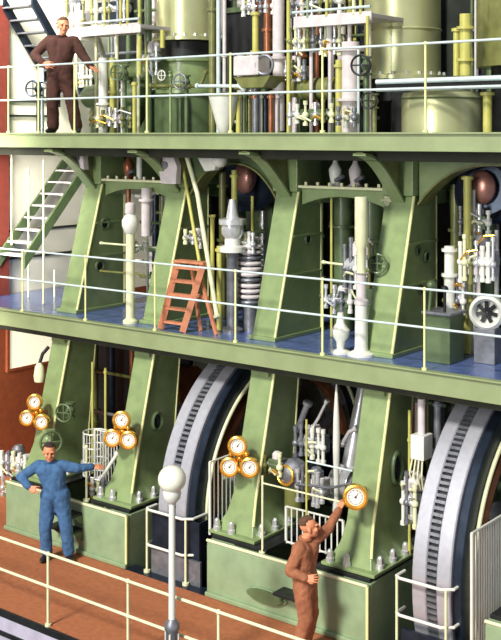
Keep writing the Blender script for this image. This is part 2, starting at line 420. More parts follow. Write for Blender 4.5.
for xa, lb in ((-12.6, 'dark crankshaft running into the flywheel behind the globe lamp'), (-8.4, 'dark crankshaft running into the right hand flywheel')):
    tag(MB().cyl((xa, 14.66, .85), (xa + .95, 14.66, .85), .2, n=24).build('crankshaft', 'steel'), lb, 'shaft')

def wheel_guard(x0, x1, yf, yb, zt, zm, label, cover=False):
    t = thing('wheel_guard', label, 'guard rail')
    c = .12
    for z, nme in ((zt, 'top_rail'), (zm, 'middle_rail')):
        MB().tube([(x0 - .02, yf + .25, z), (x0 - .02, yf + .05, z), (x0 + .05, yf, z), (x1 - c, yf, z), (x1, yf + .1, z), (x1, yb, z)], .02, 10).build(nme, 'white', t)
    for p in ((x0, yf + .02), (x1 - .06, yf + .01), (x1, yb)):
        MB().cyl((p[0], p[1], 0), (p[0], p[1], zt), .018, n=10).cyl((p[0], p[1], 0), (p[0], p[1], .04), .05, n=12).build('post', 'rail', t)
    return based(t, ((x0 + x1) / 2, yf, 0))
wheel_guard(-7.2, -6.45, 12.12, 12.6, .96, .5, 'bent white pipe guard around the foot of the right flywheel')
wheel_guard(-11.45, -10.62, 12.1, 12.5, .94, .42, 'bent cream pipe guard around the foot of the flywheel behind the lamp')
tag(MB().prismv([(-11.40, 12.16, .005), (-10.45, 12.16, .005), (-10.45, 12.2, .005), (-11.40, 12.2, .005)], [(-11.40, 12.16, .36), (-10.45, 12.16, .36), (-10.45, 12.2, .36), (-11.40, 12.2, .36)]).build('kick_plate', 'iron'), 'grey kick plate below the pipe guard behind the lamp post', 'plate')
t = thing('wheel_shroud', 'blue black sheet shroud at the foot of the flywheel behind the lamp post', 'shroud')
MB().span((-11.42, 12.2, .36), (-10.5, 12.23, .9)).build('front_sheet', 'slate', t, bev=.006)
MB().span((-10.53, 12.23, .005), (-10.5, 12.8, .9)).build('side_sheet', 'slate', t, bev=.006)
based(t, (-11, 12.2, .005))
tag(MB().span((-7.15, 12.17, .005), (-6.2, 12.21, .32)).build('kick_plate', 'slate'), 'dark kick plate under the bent guard of the right flywheel', 'plate')

def grille(label, p0, p1, z0, z1, n, r=.011, ztop1=None, m='white', leg=0):
    """upright bars between two points on plan"""
    t = thing('bar_guard', label, 'guard'); p0 = Vector((*p0, 0)); p1 = Vector((*p1, 0))
    for z in (z0 + .02, z1):
        MB().cyl((p0.x, p0.y, z), (p1.x, p1.y, z), r * 1.35, n=8).build('frame_bar', m, t)
    for i in range(n):
        q = p0.lerp(p1, i / (n - 1))
        MB().cyl((q.x, q.y, z0), (q.x, q.y, z1), r if 0 < i < n - 1 else r * 1.8, n=8).build('bar', m, t)
    return based(t, (p0 + p1) / 2 + Vector((0, 0, z0)))
grille('white barred guard at the bottom right corner beside the flywheel', (-6.1, 12.0), (-6.1, 13.6), .005 + 0, 1.78, 26)
grille('white barred guard between the lamp post wheel and the middle gauges', (-10.3, 12.2), (-10.3, 13.3), .79, 1.82, 13)
grille('low white barred guard between the two lower columns behind the reaching man', (-9.25, 12.6), (-8.3, 12.6), .79, 1.3, 11)
grille('small white barred guard to the left of the left middle gauges', (-13.2, 12.75), (-12.45, 12.75), .79, 1.7, 13, r=.008)

# ------------------------------------------------------------------ lamp post
t = thing('globe_lamp_post', 'white post lamp with a round globe standing by the brown deck railing', 'lamp')
lp = at(171.5, 592, 9.85); X, Y = lp.x, 9.85
zt = at(171, 490, Y).z
MB().cyl((X, Y, -.45), (X, Y, zt - .12), .045, .038, 20).build('post', 'white', t)
MB().lathe([(.075, -.45), (.075, .62), (.09, .64), (.09, .7), (.06, .74), (.05, .76)], (X, Y, 0), n=24).build('base_sleeve', 'iron', t)
for a in range(4):
    MB().cyl((X + .078 * math.cos(a * PI / 2 + .4), Y + .078 * math.sin(a * PI / 2 + .4), -.4), (X + .078 * math.cos(a * PI / 2 + .4), Y + .078 * math.sin(a * PI / 2 + .4), .6), .012, n=8).build('sleeve_rod', 'white', t)
MB().lathe([(.04, -.16), (.06, -.14), (.1, -.09), (.11, -.03), (.1, .02), (.05, .04)], (X, Y, zt), n=28).build('gallery_ring', 'white', t)
MB().ball((X, Y, zt + .13), .168, (1, 1, .95), 32).build('globe', 'glassy', t)
based(t, (X, Y, -.45))

# ------------------------------------------------------------------ gauges
GD = Vector((.5, -.86, .05)).normalized()
def gauge(parent, p, R=.13, nm='gauge'):
    gx = MB().lathe([(.001, -.09), (R * .82, -.09), (R * 1.1, -.08), (R * 1.2, -.03), (R * 1.16, .035), (R * 1.0, .045), (R * .86, .02), (R * .8, .0), (.001, .0)], p, GD, 36).build(nm, 'brass', parent)
    MB().cyl(p + GD * .002, p + GD * .012, R * .8, n=32).build('dial', 'dial', gx)
    k = MB(); q = GD.to_track_quat('Z', 'Y'); k.torus(p + GD * .013, R * .66, .003, GD, 30, 4)
    for i in range(10):
        a = math.radians(-135 + i * 30); d = q @ Vector((math.sin(a), math.cos(a), 0))
        k.bar(p + GD * .014 + d * R * .52, p + GD * .014 + d * R * .66, .007, .004)
    k.build('scale', 'dialmark', gx); k = MB(); k.cyl(p + GD * .01, p + GD * .022, R * .1, n=12); d = q @ Vector((.5, .8, 0)); k.bar(p + GD * .018, p + GD * .018 + d * R * .48, .01, .004)
    k.build('needle', 'dialmark', gx)
    return gx
def cluster(label, pix, Y, R, colpt, group=None):
    t = thing('gauge_cluster', label, 'gauge')
    ps = [at(a, b, Y) for a, b in pix]
    c = sum(ps, Vector()) / len(ps)
    back = c - GD * .14
    k = MB()
    for p in ps: k.cyl(p - GD * .07, back, R * .35, n=12); k.cyl(p - GD * .12, p - GD * .07, R * .95, R * 1.0, 24)
    k.ball(back, R * .55, n=16); k.build('manifold', 'brass', t)
    MB().tube([back, Vector((colpt[0], colpt[1] - .02, back.z - .02)), Vector((colpt[0], colpt[1] - .02, back.z - .3))], .03, 12).build('bracket', 'copper', t)
    for p in ps: gauge(t, p, R)
    if len(ps) == 3:
        for i, j in ((0, 1), (1, 2), (2, 0)):
            MB().ball((ps[i] + ps[j]) / 2 + (((ps[i] + ps[j]) / 2 - c) * .55) - GD * .05, R * .33, n=12).build('lobe', 'brass', t)
    return based(t, back)
cluster('trio of brass gauges on the centre column, up left of the brown suited man', [(237, 446), (229, 467), (249, 467.5)], 12.25, .118, (-9.95, 12.55))
cluster('trio of brass gauges left of the globe lamp, above the blue man\'s pointing hand', [(121, 420), (112, 438), (128, 440)], 12.25, .118, (-12.25, 12.6))
cluster('trio of gauges at the left edge above the blue overalled man\'s head', [(34, 402), (26.5, 418), (41, 422)], 12.3, .11, (-14.2, 12.6))
SG = at(355, 497, 12.15)
cluster('single brass gauge that the brown suited man is touching', [(355, 497)], 12.15, .138, (-7.95, 12.6))

# ------------------------------------------------------------------ generic machinery pieces
def vpipe(name, label, cat, x, y, z0, z1, r, m='rail', flanges=(), fm=None, group=None, n=16):
    t = thing(name, label, cat, group)
    MB().cyl((x, y, z0), (x, y, z1), r, n=n).build('pipe', m, t)
    for z in flanges: MB().cyl((x, y, z - .02), (x, y, z + .02), r * 1.55, n=n).build('flange', fm or m, t)
    return based(t, (x, y, z0))
def PV(label, p, y0y1, Y, r, m='rail', fl=(), name='upright_pipe', cat='pipe', fm=None):
    a = at(p, y0y1[1], Y); b = at(p, y0y1[0], Y)
    zz = [at(p, f, Y).z for f in fl]
    if not any(k in label for k in ('hanging', 'bulging', 'top right', 'dark opening', 'against', 'copper red', 'pale grey cylinder', 'cylinder at the top')):
        a.z = .21 if 'rod in the' in label or 'thin yellow rods' in label else .84 if a.z < 3 else 3.47 if 3.4 < a.z < 6 else 6.495
    return vpipe(name, label, cat, a.x, Y, a.z, b.z, r, m, zz, fm)
def pipe(name, label, cat, pts, r, m, ends=True):
    t = thing(name, label, cat); pts = [at(*p) for p in pts]
    MB().tube(pts, r, 12).build('pipe', m, t)
    if ends:
        for p, q in ((pts[0], pts[1]), (pts[-1], pts[-2])):
            d = (q - p).normalized(); MB().cyl(p, p + d * .05, r * 1.6, n=14).build('flange', m, t)
    return based(t, pts[-1])
def valve(label, c, R=.1, ax_=(0, -1, 0), m='dgreen', wm='iron', stem=.22, cat='valve'):
    t = thing('hand_valve', label, cat); c = Vector(c); d = Vector(ax_).normalized()
    MB().ball(c, R * .55, n=16).cyl(c - Vector((0, 0, R * .9)), c + Vector((0, 0, R * .9)), R * .35, n=14)\
        .cyl(c - Vector((0, 0, R * .95)), c - Vector((0, 0, R * .75)), R * .6, n=14).cyl(c + Vector((0, 0, R * .75)), c + Vector((0, 0, R * .95)), R * .6, n=14).build('body', m, t)
    if c.z > 6.5: MB().cyl((c.x, c.y, 6.495), c, R * .3, n=12).build('branch_pipe', m, t)
    MB().cyl(c, c + d * stem, R * .14, n=10).build('stem', 'steel', t)
    k = MB().torus(c + d * stem, R, R * .12, d, 24, 8); q = d.to_track_quat('Z', 'Y')
    for i in range(4): k.cyl(c + d * stem, c + d * stem + (q @ Vector((math.cos(i * PI / 2), math.sin(i * PI / 2), 0))) * R, R * .08, n=6)
    k.build('handwheel', wm, t)
    return based(t, c - Vector((0, 0, R)))
def rod_lathe(name, label, cat, x, y, prof, m, parts=()):
    t = thing(name, label, cat)
    MB().lathe([(r, z) for r, z in prof], (x, y, 0), n=24).build('body', m, t)
    for (nm, pr_, mm) in parts: MB().lathe(pr_, (x, y, 0), n=24).build(nm, mm, t)
    return based(t, (x, y, prof[0][1]))
def gearbox(label, c, size, m='iron', seed=0, name='valve_gear', cat='engine valve gear', knobs=6):
    """a lump of linkage: casing, cover, levers, studs and small pipes"""
    rnd = random.Random(seed); t = thing(name, label, cat); c = Vector(c); sx, sy, sz = size
    MB().box(c, (sx * .62, sy * .7, sz * .5)).build('casing', m, t, bev=.02)
    MB().cyl(c + Vector((-sx * .4, -sy * .2, sz * .05)), c + Vector((sx * .42, -sy * .2, sz * .05)), sz * .13, n=20).build('rocker_shaft', 'steel', t)
    MB().lathe([(sz * .2, 0), (sz * .2, sz * .2), (sz * .12, sz * .3), (.01, sz * .32)], c + Vector((0, 0, sz * .22)), n=20).build('cover', 'lilac' if m != 'lilac' else 'iron', t)
    for i in range(knobs):
        x = -sx * .42 + sx * .84 * i / max(1, knobs - 1); h = sz * rnd.uniform(.25, .5); l = sz * rnd.uniform(.3, .5)
        q = c + Vector((x, -sy * rnd.uniform(.35, .5), 0))
        MB().cyl(q - Vector((0, 0, l)), q + Vector((0, 0, h)), .018 + rnd.random() * .014, n=10).cyl(q + Vector((0, 0, h)), q + Vector((0, 0, h + .06)), .035, n=10)\
            .ball(q, .05, n=12).cyl(q - Vector((0, 0, l)), q - Vector((0, 0, l - .05)), .04, n=10).build('push_rod', rnd.choice(['steel', 'white', 'olive', 'rail', 'iron']), t)
    for i in range(3):
        a = c + Vector((rnd.uniform(-.45, .1) * sx, -sy * .45, rnd.uniform(-.4, .4) * sz)); b_ = a + Vector((rnd.uniform(.2, .45) * sx, -.03, rnd.uniform(-.25, .25) * sz))
        MB().tube([a, (a + b_) / 2 + Vector((0, -.06, .05)), b_], .016, 8).build('oil_pipe', rnd.choice(['rail', 'steel', 'brass']), t)
    return based(t, c - Vector((0, 0, sz / 2)))

# ================================================================== LOWER LEVEL MACHINERY
t = thing('bed_handrail', 'thin handrail and stanchions standing on the bed left of the reaching man', 'railing')
a = at(262, 548, 12.14); b = at(306, 461, 12.14); c = at(352, 473, 12.14)
top2 = at(262, 483, 12.14).z
MB().cyl((a.x, 12.14, .78), (a.x, 12.14, top2 + .1), .016, n=10).cyl((a.x, 12.14, .78), (a.x, 12.14, .8), .05, n=12).build('post', 'rail', t)
MB().cyl((b.x, 12.14, .83), (b.x, 12.14, b.z + .55), .014, n=10).cyl((b.x, 12.14, .83), (b.x, 12.14, .85), .05, n=12).build('post', 'yel', t)
MB().cyl((a.x, 12.14, top2), (c.x, 12.14, top2), .012, n=8).build('lower_rail', 'rail', t)
MB().cyl((b.x, 12.14, b.z), (c.x, 12.14, b.z), .012, n=8).build('upper_rail', 'bluerail', t)
based(t, (a.x, 12.14, .78))
a = at(86, 499, 12.16)
t = thing('bed_stanchion', 'cream stanchion on the left bed, next to the blue man\'s outstretched hand', 'post')
MB().cyl((a.x, 12.16, .78), (a.x, 12.16, 1.62), .018, n=10).cyl((a.x, 12.16, .78), (a.x, 12.16, .81), .055, n=12).ball((a.x, 12.16, 1.62), .03).build('post', 'rail', t); based(t, (a.x, 12.16, .78))

def wire_basket(label, p, y0, y1, Y, R):
    t = thing('wire_cage', label, 'cage'); a = at(p, y1, Y); b = at(p, y0, Y)
    for k in range(4):
        z = a.z + (b.z - a.z) * k / 3; MB().torus((a.x, Y, z), R, .012, (0, 0, 1), 28, 6).build('hoop', 'white', t)
    for k in range(10):
        an = 2 * PI * k / 10; MB().cyl((a.x + R * math.cos(an), Y + R * math.sin(an), a.z), (a.x + R * math.cos(an), Y + R * math.sin(an), b.z), .009, n=6).build('upright_wire', 'white', t)
    based(t, a)
wire_basket('round white wire cage between the two left lower columns', 95, 432, 474, 12.9, .2)
PV('taller of two thin yellow rods in the dark bay between the left lower columns', 92, (362, 476), 13.1, .02, 'yel', (440,), 'push_rod', 'rod')
PV('shorter thin yellow rod in the dark bay, right of the taller one', 105, (368, 470), 13.3, .022, 'yel', (372, 430), 'push_rod', 'rod')
pipe('linkage_rod', 'slanting white rod low in the bay beside the blue man\'s hand', 'rod', [(118, 452, 12.7), (97, 484, 12.5)], .03, 'white')
gearbox('white linkage at the foot of the bay beside the blue man\'s hand', at(101, 487, 12.55), (.42, .3, .34), 'iron', 3, 'crank_linkage', 'linkage', 4)
gearbox('white valve linkage at the left edge, low behind the blue man\'s elbow', at(18, 462, 12.5), (.8, .4, .55), 'lilac', 5, 'crank_linkage', 'linkage', 6)
gearbox('small pipework cluster at the left edge over the bed end', at(13, 487, 12.4), (.3, .3, .3), 'white', 6, 'pipework', 'pipes', 3)
valve('green hand valve on the leftmost lower column above the blue man', at(70, 410, 12.75) + Vector((0, 0, 0)), .14, (.3, -1, 0), 'dgreen', 'dgreen')
valve('green valve body behind the blue overalled man\'s head', at(48, 440, 12.3), .17, (1, -.6, .1), 'green', 'dgreen')
t = thing('hand_lamp', 'pale hanging lamp beside the leftmost lower column', 'lamp'); a = at(39, 372, 12.75)
MB().lathe([(.03, .16), (.075, .1), (.1, -.06), (.085, -.16), (.02, -.18)], a, n=20).build('shade', 'rail', t)
MB().tube([a + Vector((0, 0, .14)), a + Vector((.02, .05, .3)), a + Vector((.1, .12, .42))], .03).build('arm', 'black', t); based(t, a)

# bay 2 crank gear
def conrod(label, top, bot, m='iron'):
    t = thing('connecting_rod', label, 'connecting rod'); top = Vector(top); bot = Vector(bot); d = (top - bot).normalized()
    MB().cyl(bot + d * .25, top, .13, .085, 20).build('shank', m, t)
    MB().cyl(bot + Vector((-.16, 0, 0)), bot + Vector((.16, 0, 0)), .3, n=32).cyl(bot + Vector((-.2, 0, 0)), bot + Vector((.2, 0, 0)), .18, n=24).build('big_end', m, t, bev=.01)
    for s in (-1, 1):
        q = bot + Vector((0, s * .24, 0)); MB().cyl(q - d * .3, q + d * .34, .035, n=10).cyl(q + d * .3, q + d * .36, .06, n=6).build('bolt', 'steel', t)
    return based(t, bot)
conrod('bright connecting rod in the dark bay between the gauge columns', (-9.0, 14.3, 2.95), (-9.0, 13.75, 1.35), 'steel')
conrod('connecting rod leaning back in the left lower bay', (-13.2, 14.6, 2.95), (-13.2, 14.5, 1.3), 'slate')
t = thing('crank_web', 'heavy dark crank web low in the bay behind the reaching man', 'crank')
MB().prism([(14.1, .9), (13.7, 1.0), (13.4, 1.5), (13.6, 1.9), (14.2, 1.95), (14.9, 1.4), (15.0, .7), (14.6, .4)], -8.72, -8.52).build('web', 'slate', t, bev=.03)
MB().prism([(14.1, .9), (13.7, 1.0), (13.4, 1.5), (13.6, 1.9), (14.2, 1.95), (14.9, 1.4), (15.0, .7), (14.6, .4)], -9.5, -9.3).build('web', 'slate', t, bev=.03)
MB().cyl((-9.6, 14.66, .85), (-8.4, 14.66, .85), .22, n=28).build('journal', 'steel', t); based(t, (-9, 14.66, .3))
a = at(336, 383, 12.9); b = at(334, 512, 12.9)
rod_lathe('oil_sampling_pillar', 'tall white tapering rod in the bay left of the single gauge', 'rod', a.x, 12.9, [(.05, b.z), (.05, b.z + .1), (.032, b.z + .2), (.05, b.z + .9), (.045, a.z - .5), (.02, a.z - .12), (.008, a.z)], 'white')
for i, (lb, pts, r, m) in enumerate([
    ('pale crank linkage rod rising from the dark bay behind the upright rod', [(304, 440, 13.2), (318, 418, 13.2), (327, 400, 13.2)], .022, 'steel'),
    ('steel rod leaning left at the top of the bay beside the centre column', [(297, 430, 13.3), (308, 402, 13.3)], .045, 'iron'),
    ('curved steel pipe to the right of the tall white rod', [(341, 445, 13.0), (349, 432, 13.0), (357, 428, 13.0)], .03, 'steel'),
    ('thin pipe crossing low in the bay below the crank web', [(296, 484, 12.7), (330, 488, 12.7), (352, 483, 12.7)], .018, 'iron')]):
    pipe('linkage_rod', lb, 'rod', pts, r, m)
gearbox('tangle of bright valve gear in the bay between the gauge columns, upper lot', at(315, 443, 13.3), (.55, .35, .5), 'iron', 11)
gearbox('bright valve gear in the bay between the gauge columns, lower lot', at(316, 486, 12.95), (.5, .35, .5), 'lilac', 12)
t = thing('oil_pump', 'rounded copper and grey oil pump at the foot of the centre column', 'pump'); a = at(293, 472, 12.95)
MB().lathe([(.01, -.2), (.15, -.18), (.2, -.05), (.2, .1), (.12, .2), (.05, .22)], a, (0, -1, .1), 28).build('housing', 'iron', t)
MB().cyl(a + Vector((0, 0, -.6)), a + Vector((0, 0, -.1)), .13, n=20).build('leg', 'olive', t)
MB().torus(a + Vector((0, -.2, 0)), .13, .02, (0, -1, .1)).build('rim', 'brass', t); based(t, a + Vector((0, 0, -.6)))
gearbox('dark green pump behind the brass trio on the centre column', at(278, 462, 12.9) + Vector((.05, -.1, 0)), (.3, .3, .35), 'dgreen', 14, 'pump', 'pump', 2)
# between flywheel and column, gap right of fly1
for lb, pts, r, m in [
    ('white strut sloping between the flywheel and the centre column', [(236, 425, 13.6), (230, 396, 13.6)], .045, 'white'),
    ('thin grey strut next to the white strut right of the flywheel', [(244, 415, 13.7), (240, 390, 13.7)], .02, 'iron'),
    ('horizontal grey shaft between the flywheel and the brass trio', [(214, 430, 13.5), (242, 427, 13.5)], .04, 'iron')]:
    pipe('strut', lb, 'strut', pts, r, m)
gearbox('brass coloured linkage just left of the middle brass trio', at(214, 458, 13.3), (.45, .3, .3), 'copper', 17, 'linkage', 'linkage', 4)
gearbox('grey linkage above the brass coloured linkage beside the flywheel', at(222, 432, 13.8), (.5, .3, .5), 'iron', 18, 'linkage', 'linkage', 4)
# gap left of fly2
t = thing('grease_box', 'white lubricator box between the right column and its flywheel', 'lubricator'); a = at(421, 446, 12.95)
MB().box(a, (.2, .24, .32)).build('case', 'white', t, bev=.01)
MB().cyl(a + Vector((0, 0, .16)), a + Vector((0, 0, .62)), .05, n=14).build('neck', 'lilac', t)
for k in range(4): MB().tube([a + Vector((-.08 + .05 * k, -.1, -.16)), a + Vector((-.1 + .06 * k, -.14, -.35)), a + Vector((-.06 + .04 * k, -.06, -.55))], .012, 6).build('oil_pipe', 'rail', t)
based(t, a)
PV('grey upright pipe behind the top of the right flywheel', 437, (401, 450), 13.2, .05, 'iron', (404,), 'upright_pipe')
PV('thin yellow edged pipe up the back of the right lower column', 409, (410, 545), 13.1, .02, 'yel', (440, 500), 'upright_pipe')
gearbox('small valves and levers between the right column and its flywheel', at(414, 500, 12.95), (.22, .3, .7), 'dgreen', 21, 'valve_gear', 'valves', 4)
PV('thin white pipe up the back of the left middle column near the lamp wheel', 151, (400, 500), 13.3, .015, 'white')
t = thing('bearing_cover', 'copper brown bearing cover showing over the flywheel left of the centre', 'bearing cover');
a = at(183, 385, 14.0); MB().lathe([(.01, 0), (.25, .02), (.34, .12), (.34, .5)], a + Vector((-.3, 0, 0)), (1, 0, 0), 30).build('shell', 'copper', t); based(t, a)

# ================================================================== MIDDLE LEVEL MACHINERY
zf = 3.46
a = at(132, 222, 13.0); z = a.z
rod_lathe('telegraph_pillar', 'cream pillar with a white ball head standing between the two left upper columns', 'pillar', a.x, 12.95,
          [(.12, zf), (.12, zf + .04), (.07, zf + .08), (.07, z - .16)], 'rail', [('ball_head', [(.05, z - .2), (.1, z - .16), (.135, z - .05), (.135, z + .03), (.1, z + .1), (.05, z + .14)], 'white'), ('cap', [(.07, z + .13), (.09, z + .16), (.08, z + .3), (.03, z + .32)], 'lilac')])
for lb, p, y0, y1, Y, r, m, fl in [
    ('pale grey cylinder rod just right of the ball headed pillar', 146, 188, 236, 13.6, .085, 'lilac', (200,)),
    ('copper red pipe in the bay above the ball headed pillar', 128, 188, 320, 13.9, .04, 'copper', (205,)),
    ('white pipe in the bay directly behind the ball headed pillar', 139, 186, 318, 13.8, .05, 'white', (196, 260)),
    ('thin green pipe at the far left of the bay behind the first upper column', 118, 186, 300, 14.4, .06, 'dgreen', (220,)),
    ('thin white pipe descending to the blue floor left of the second upper column', 147, 236, 316, 13.4, .02, 'white', (262,)),
    ('yellow pipe right of the slanting pair of pipes', 212, 215, 250, 13.5, .035, 'yel', (216,)),
    ('pale yellow pipe behind the valve stack in the flywheel gap', 234, 170, 226, 13.9, .05, 'yel', (176,)),
    ('olive pipe left of the valve stack in the flywheel gap', 222, 172, 320, 14.2, .06, 'olive', (186, 240)),
    ('thin dark yellow pipe at the right of the flywheel gap bay', 252, 196, 250, 14.0, .025, 'yel', ()),
    ('lime pipe low beside the upright orange ladder', 219, 246, 296, 13.3, .045, 'yel', (250,)),
    ('second lime pipe left of the coiled stack low in the gap', 230, 250, 300, 13.6, .045, 'yel', (256,)),
    ('slim pale green pipe edging the centre upper column', 331, 198, 330, 13.9, .02, 'yel', ()),
    ('green cylinder standing in the bay left of the pale pillar', 343, 195, 312, 14.5, .15, 'dgreen', (226, 280)),
    ('green cylinder standing in the bay right of the pale pillar', 372, 195, 312, 14.6, .17, 'dgreen', (240,)),
    ('orange tinted hanging rod beside the rightmost upper column', 389, 196, 238, 13.7, .08, 'rail', (200,)),
    ('tall bright yellow pipe right of the rightmost upper column', 467, 176, 338, 14.0, .055, 'yel', (178, 300)),
    ('slim white pipe right of the tall yellow pipe', 473, 190, 338, 14.1, .025, 'white', (230, 286)),
    ('short dark yellow pipe left of the tall yellow pipe', 455, 184, 338, 14.3, .07, 'olive', (230,)),
    ('pale pipe with a white joint left of the tall yellow pipe', 449, 246, 300, 13.7, .07, 'white', (250, 275)),
    ('green pipe at the far right beyond the yellow pipe', 487, 196, 338, 14.5, .1, 'dgreen', (240,)),
    ('thin white upright at the far right of the blue gallery', 496, 230, 338, 14.2, .03, 'white', (260, 300))]:
    PV(lb, p, (y0, y1), Y, r, m, fl)
pipe('slanting_pipe', 'thicker cream slanting pipe running down past the orange ladder', 'pipe', [(185, 152, 13.3), (197, 194, 13.2), (204, 238, 13.1), (214, 300, 13.0), (217, 318, 12.95)], .036, 'rail')
pipe('slanting_pipe', 'thinner yellow slanting pipe left of the thicker cream one', 'pipe', [(180, 155, 13.5), (188, 198, 13.4), (199, 262, 13.2), (206, 300, 13.1)], .028, 'yel')
t = thing('hanging_bracket', 'white bracket with a ball joint high between the two engines', 'bracket'); a = at(208, 161, 13.4)
MB().prism([(a.x - .22, a.z + .16), (a.x + .3, a.z + .16), (a.x + .2, a.z - .14), (a.x, a.z - .16)], 13.3, 13.42, 'Y').build('plate', 'white', t, bev=.01)
MB().ball(at(219, 160, 13.3), .12, n=20).build('ball_joint', 'white', t)
MB().cyl(a + Vector((-.1, 0, .14)), a + Vector((-.1, 0, .3)), .05).build('hanger', 'iron', t); based(t, a)
t = thing('hanging_bracket', 'pale bracket plate under the gallery at the second upper column head', 'bracket'); a = at(167, 165, 13.3)
MB().prism([(a.x - .22, a.z + .25), (a.x + .12, a.z + .25), (a.x + .24, a.z - .02), (a.x + .22, a.z - .3), (a.x - .1, a.z - .3)], 13.25, 13.37, 'Y').build('plate', 'lilac', t, bev=.01)
MB().cyl((a.x, 13.2, a.z), (a.x, 13.26, a.z), .06).build('pin', 'iron', t); based(t, a)
t = thing('hanging_bracket', 'pale bracket plate under the gallery near the first upper column head', 'bracket'); a = at(79, 158, 13.3)
MB().prism([(a.x - .24, a.z + .2), (a.x + .12, a.z + .2), (a.x + .16, a.z - .2), (a.x - .05, a.z - .14)], 13.25, 13.37, 'Y').build('plate', 'lilac', t, bev=.01)
MB().cyl((a.x, 13.2, a.z), (a.x, 13.26, a.z), .06).build('pin', 'iron', t); based(t, a)

# valve stack in the flywheel gap
a = at(232, 232, 13.3)
rod_lathe('valve_stack', 'white stack of flanged valves in the gap between the two engines', 'valve', a.x, 13.3,
          [(.16, zf), (.16, zf + .05), (.09, zf + .1), (.09, a.z - .35), (.12, a.z - .3)], 'iron',
          [('lower_flange', [(.2, a.z - .3), (.2, a.z - .22), (.12, a.z - .2), (.12, a.z - .06)], 'white'), ('body', [(.12, a.z - .1), (.17, a.z - .02), (.17, a.z + .1), (.21, a.z + .12), (.21, a.z + .2), (.1, a.z + .22), (.05, a.z + .5)], 'steel')])
t = thing('coil_cooler', 'ribbed white coil cooler behind the valve stack', 'cooler'); a = at(250, 272, 13.6)
for k in range(11):
    MB().torus((a.x, 13.6, a.z - .45 + k * .085), .17, .03, (0, 0, 1), 24, 8).build('coil', 'lilac' if k % 4 else 'iron', t)
MB().cyl((a.x, 13.6, zf), (a.x, 13.6, a.z + .45), .12, n=20).build('core', 'iron', t); based(t, (a.x, 13.6, zf))
gearbox('bright valve gear above the coil cooler', at(247, 243, 13.6), (.5, .3, .4), 'lilac', 31)
gearbox('small fittings above the orange ladder beside the slanting pipes', at(197, 238, 13.6), (.4, .25, .3), 'iron', 32, 'pipe_fittings', 'fittings', 3)
for lb, (p, q), Yb, R in (('dark bell shaped casing with a rosy copper face high in the gap between the engines', (250, 180), 14.6, .52), ('dark bell shaped casing with a rosy copper face under the arch at the right edge', (487, 190), 14.4, .48)):
    t = thing('bell_casing', lb, 'casing'); a = at(p, q, Yb)
    MB().lathe([(.01, -.5), (R * .8, -.45), (R, -.2), (R, .05), (R * .88, .12), (R * .7, .05)], a, (.2, -1, .1), 40).build('shell', 'slate', t)
    MB().ball(a + Vector((-.02, -.12, .04)), R * .42, (1, .6, 1.2), 24).build('nose', 'rosy', t); based(t, a - Vector((0, 0, R)))

# pillars in the right bay
a = at(360, 330, 12.98); z1 = at(352, 196, 13.1).z
rod_lathe('pale_pillar', 'pale pillar on a round white foot between the two right upper columns', 'pillar', a.x, 13.0,
          [(.19, zf), (.19, zf + .03), (.1, zf + .07), (.09, zf + .12), (.085, zf + .7)], 'white', [('slotted_stem', [(.1, zf + .7), (.1, zf + .75), (.07, zf + .78), (.07, zf + 1.1), (.1, zf + 1.13)], 'lilac'), ('upper_rod', [(.06, zf + 1.1), (.06, z1 - .7), (.09, z1 - .65), (.09, z1)], 'rail')])
a = at(340, 325, 12.95)
rod_lathe('white_oil_bottle', 'small white bottle shaped oil pot on the blue gallery left of the pale pillar', 'oil pot', a.x, 12.95,
          [(.13, zf), (.13, zf + .03), (.05, zf + .06), (.06, zf + .16), (.12, zf + .24), (.13, zf + .32), (.06, zf + .42), (.04, zf + .56)], 'white')
gearbox('bright valve gear around the pale pillar in the right bay', at(362, 268, 13.5), (.5, .35, .8), 'iron', 41, knobs=5)
gearbox('dark fittings behind the oil pot in the right bay', at(342, 300, 13.6), (.5, .3, .4), 'dgreen', 42, 'pipe_fittings', 'fittings', 4)
pipe('cross_pipe', 'thin horizontal pipe crossing the right bay at shoulder height', 'pipe', [(322, 262, 13.5), (398, 272, 13.5)], .018, 'rail')
pipe('cross_pipe', 'lower thin horizontal pipe crossing the right bay', 'pipe', [(320, 296, 13.5), (392, 306, 13.5)], .018, 'iron')
pipe('cross_pipe', 'thin horizontal pipe crossing the left bay behind the ball pillar', 'pipe', [(100, 243, 13.5), (160, 248, 13.5)], .018, 'rail')
pipe('cross_pipe', 'lower thin horizontal pipe crossing the left bay', 'pipe', [(100, 271, 13.5), (160, 276, 13.5)], .018, 'olive')
valve('hand valve in the left bay right of the ball headed pillar', at(144, 246, 13.3), .09, (0, -1, 0), 'white', 'iron')
valve('hand valve in the right bay beside the rightmost upper column', at(381, 262, 13.5), .13, (.3, -1, 0), 'dgreen', 'dgreen')
# control desk right
t = thing('control_desk', 'green control desk with a white rim right of the last upper column', 'desk'); a = at(437, 335, 13.15)
MB().box((a.x, 13.35, zf + .32), (.36, .4, .64)).build('cabinet', 'dgreen', t, bev=.015)
MB().box((a.x, 13.33, zf + .66), (.44, .46, .04)).build('desk_top', 'iron', t, bev=.01)
MB().cyl((a.x - .15, 13.2, zf + .68), (a.x - .12, 13.2, zf + 1.0), .02).ball((a.x - .12, 13.2, zf + 1.02), .06).build('lever', 'dgreen', t)
MB().cyl((a.x + .08, 13.2, zf + .68), (a.x + .08, 13.2, zf + .95), .02).ball((a.x + .08, 13.2, zf + .98), .05).build('lever', 'black', t)
based(t, (a.x, 13.35, zf))
t = thing('fan_housing', 'white and black fan housing on the blue gallery at the right edge', 'fan'); a = at(487, 312, 13.6)
MB().lathe([(.19, -.12), (.23, -.08), (.23, .08), (.19, .12), (.16, .08), (.14, 0), (.01, 0)], a, (.3, -1, 0), 36).build('housing', 'white', t)
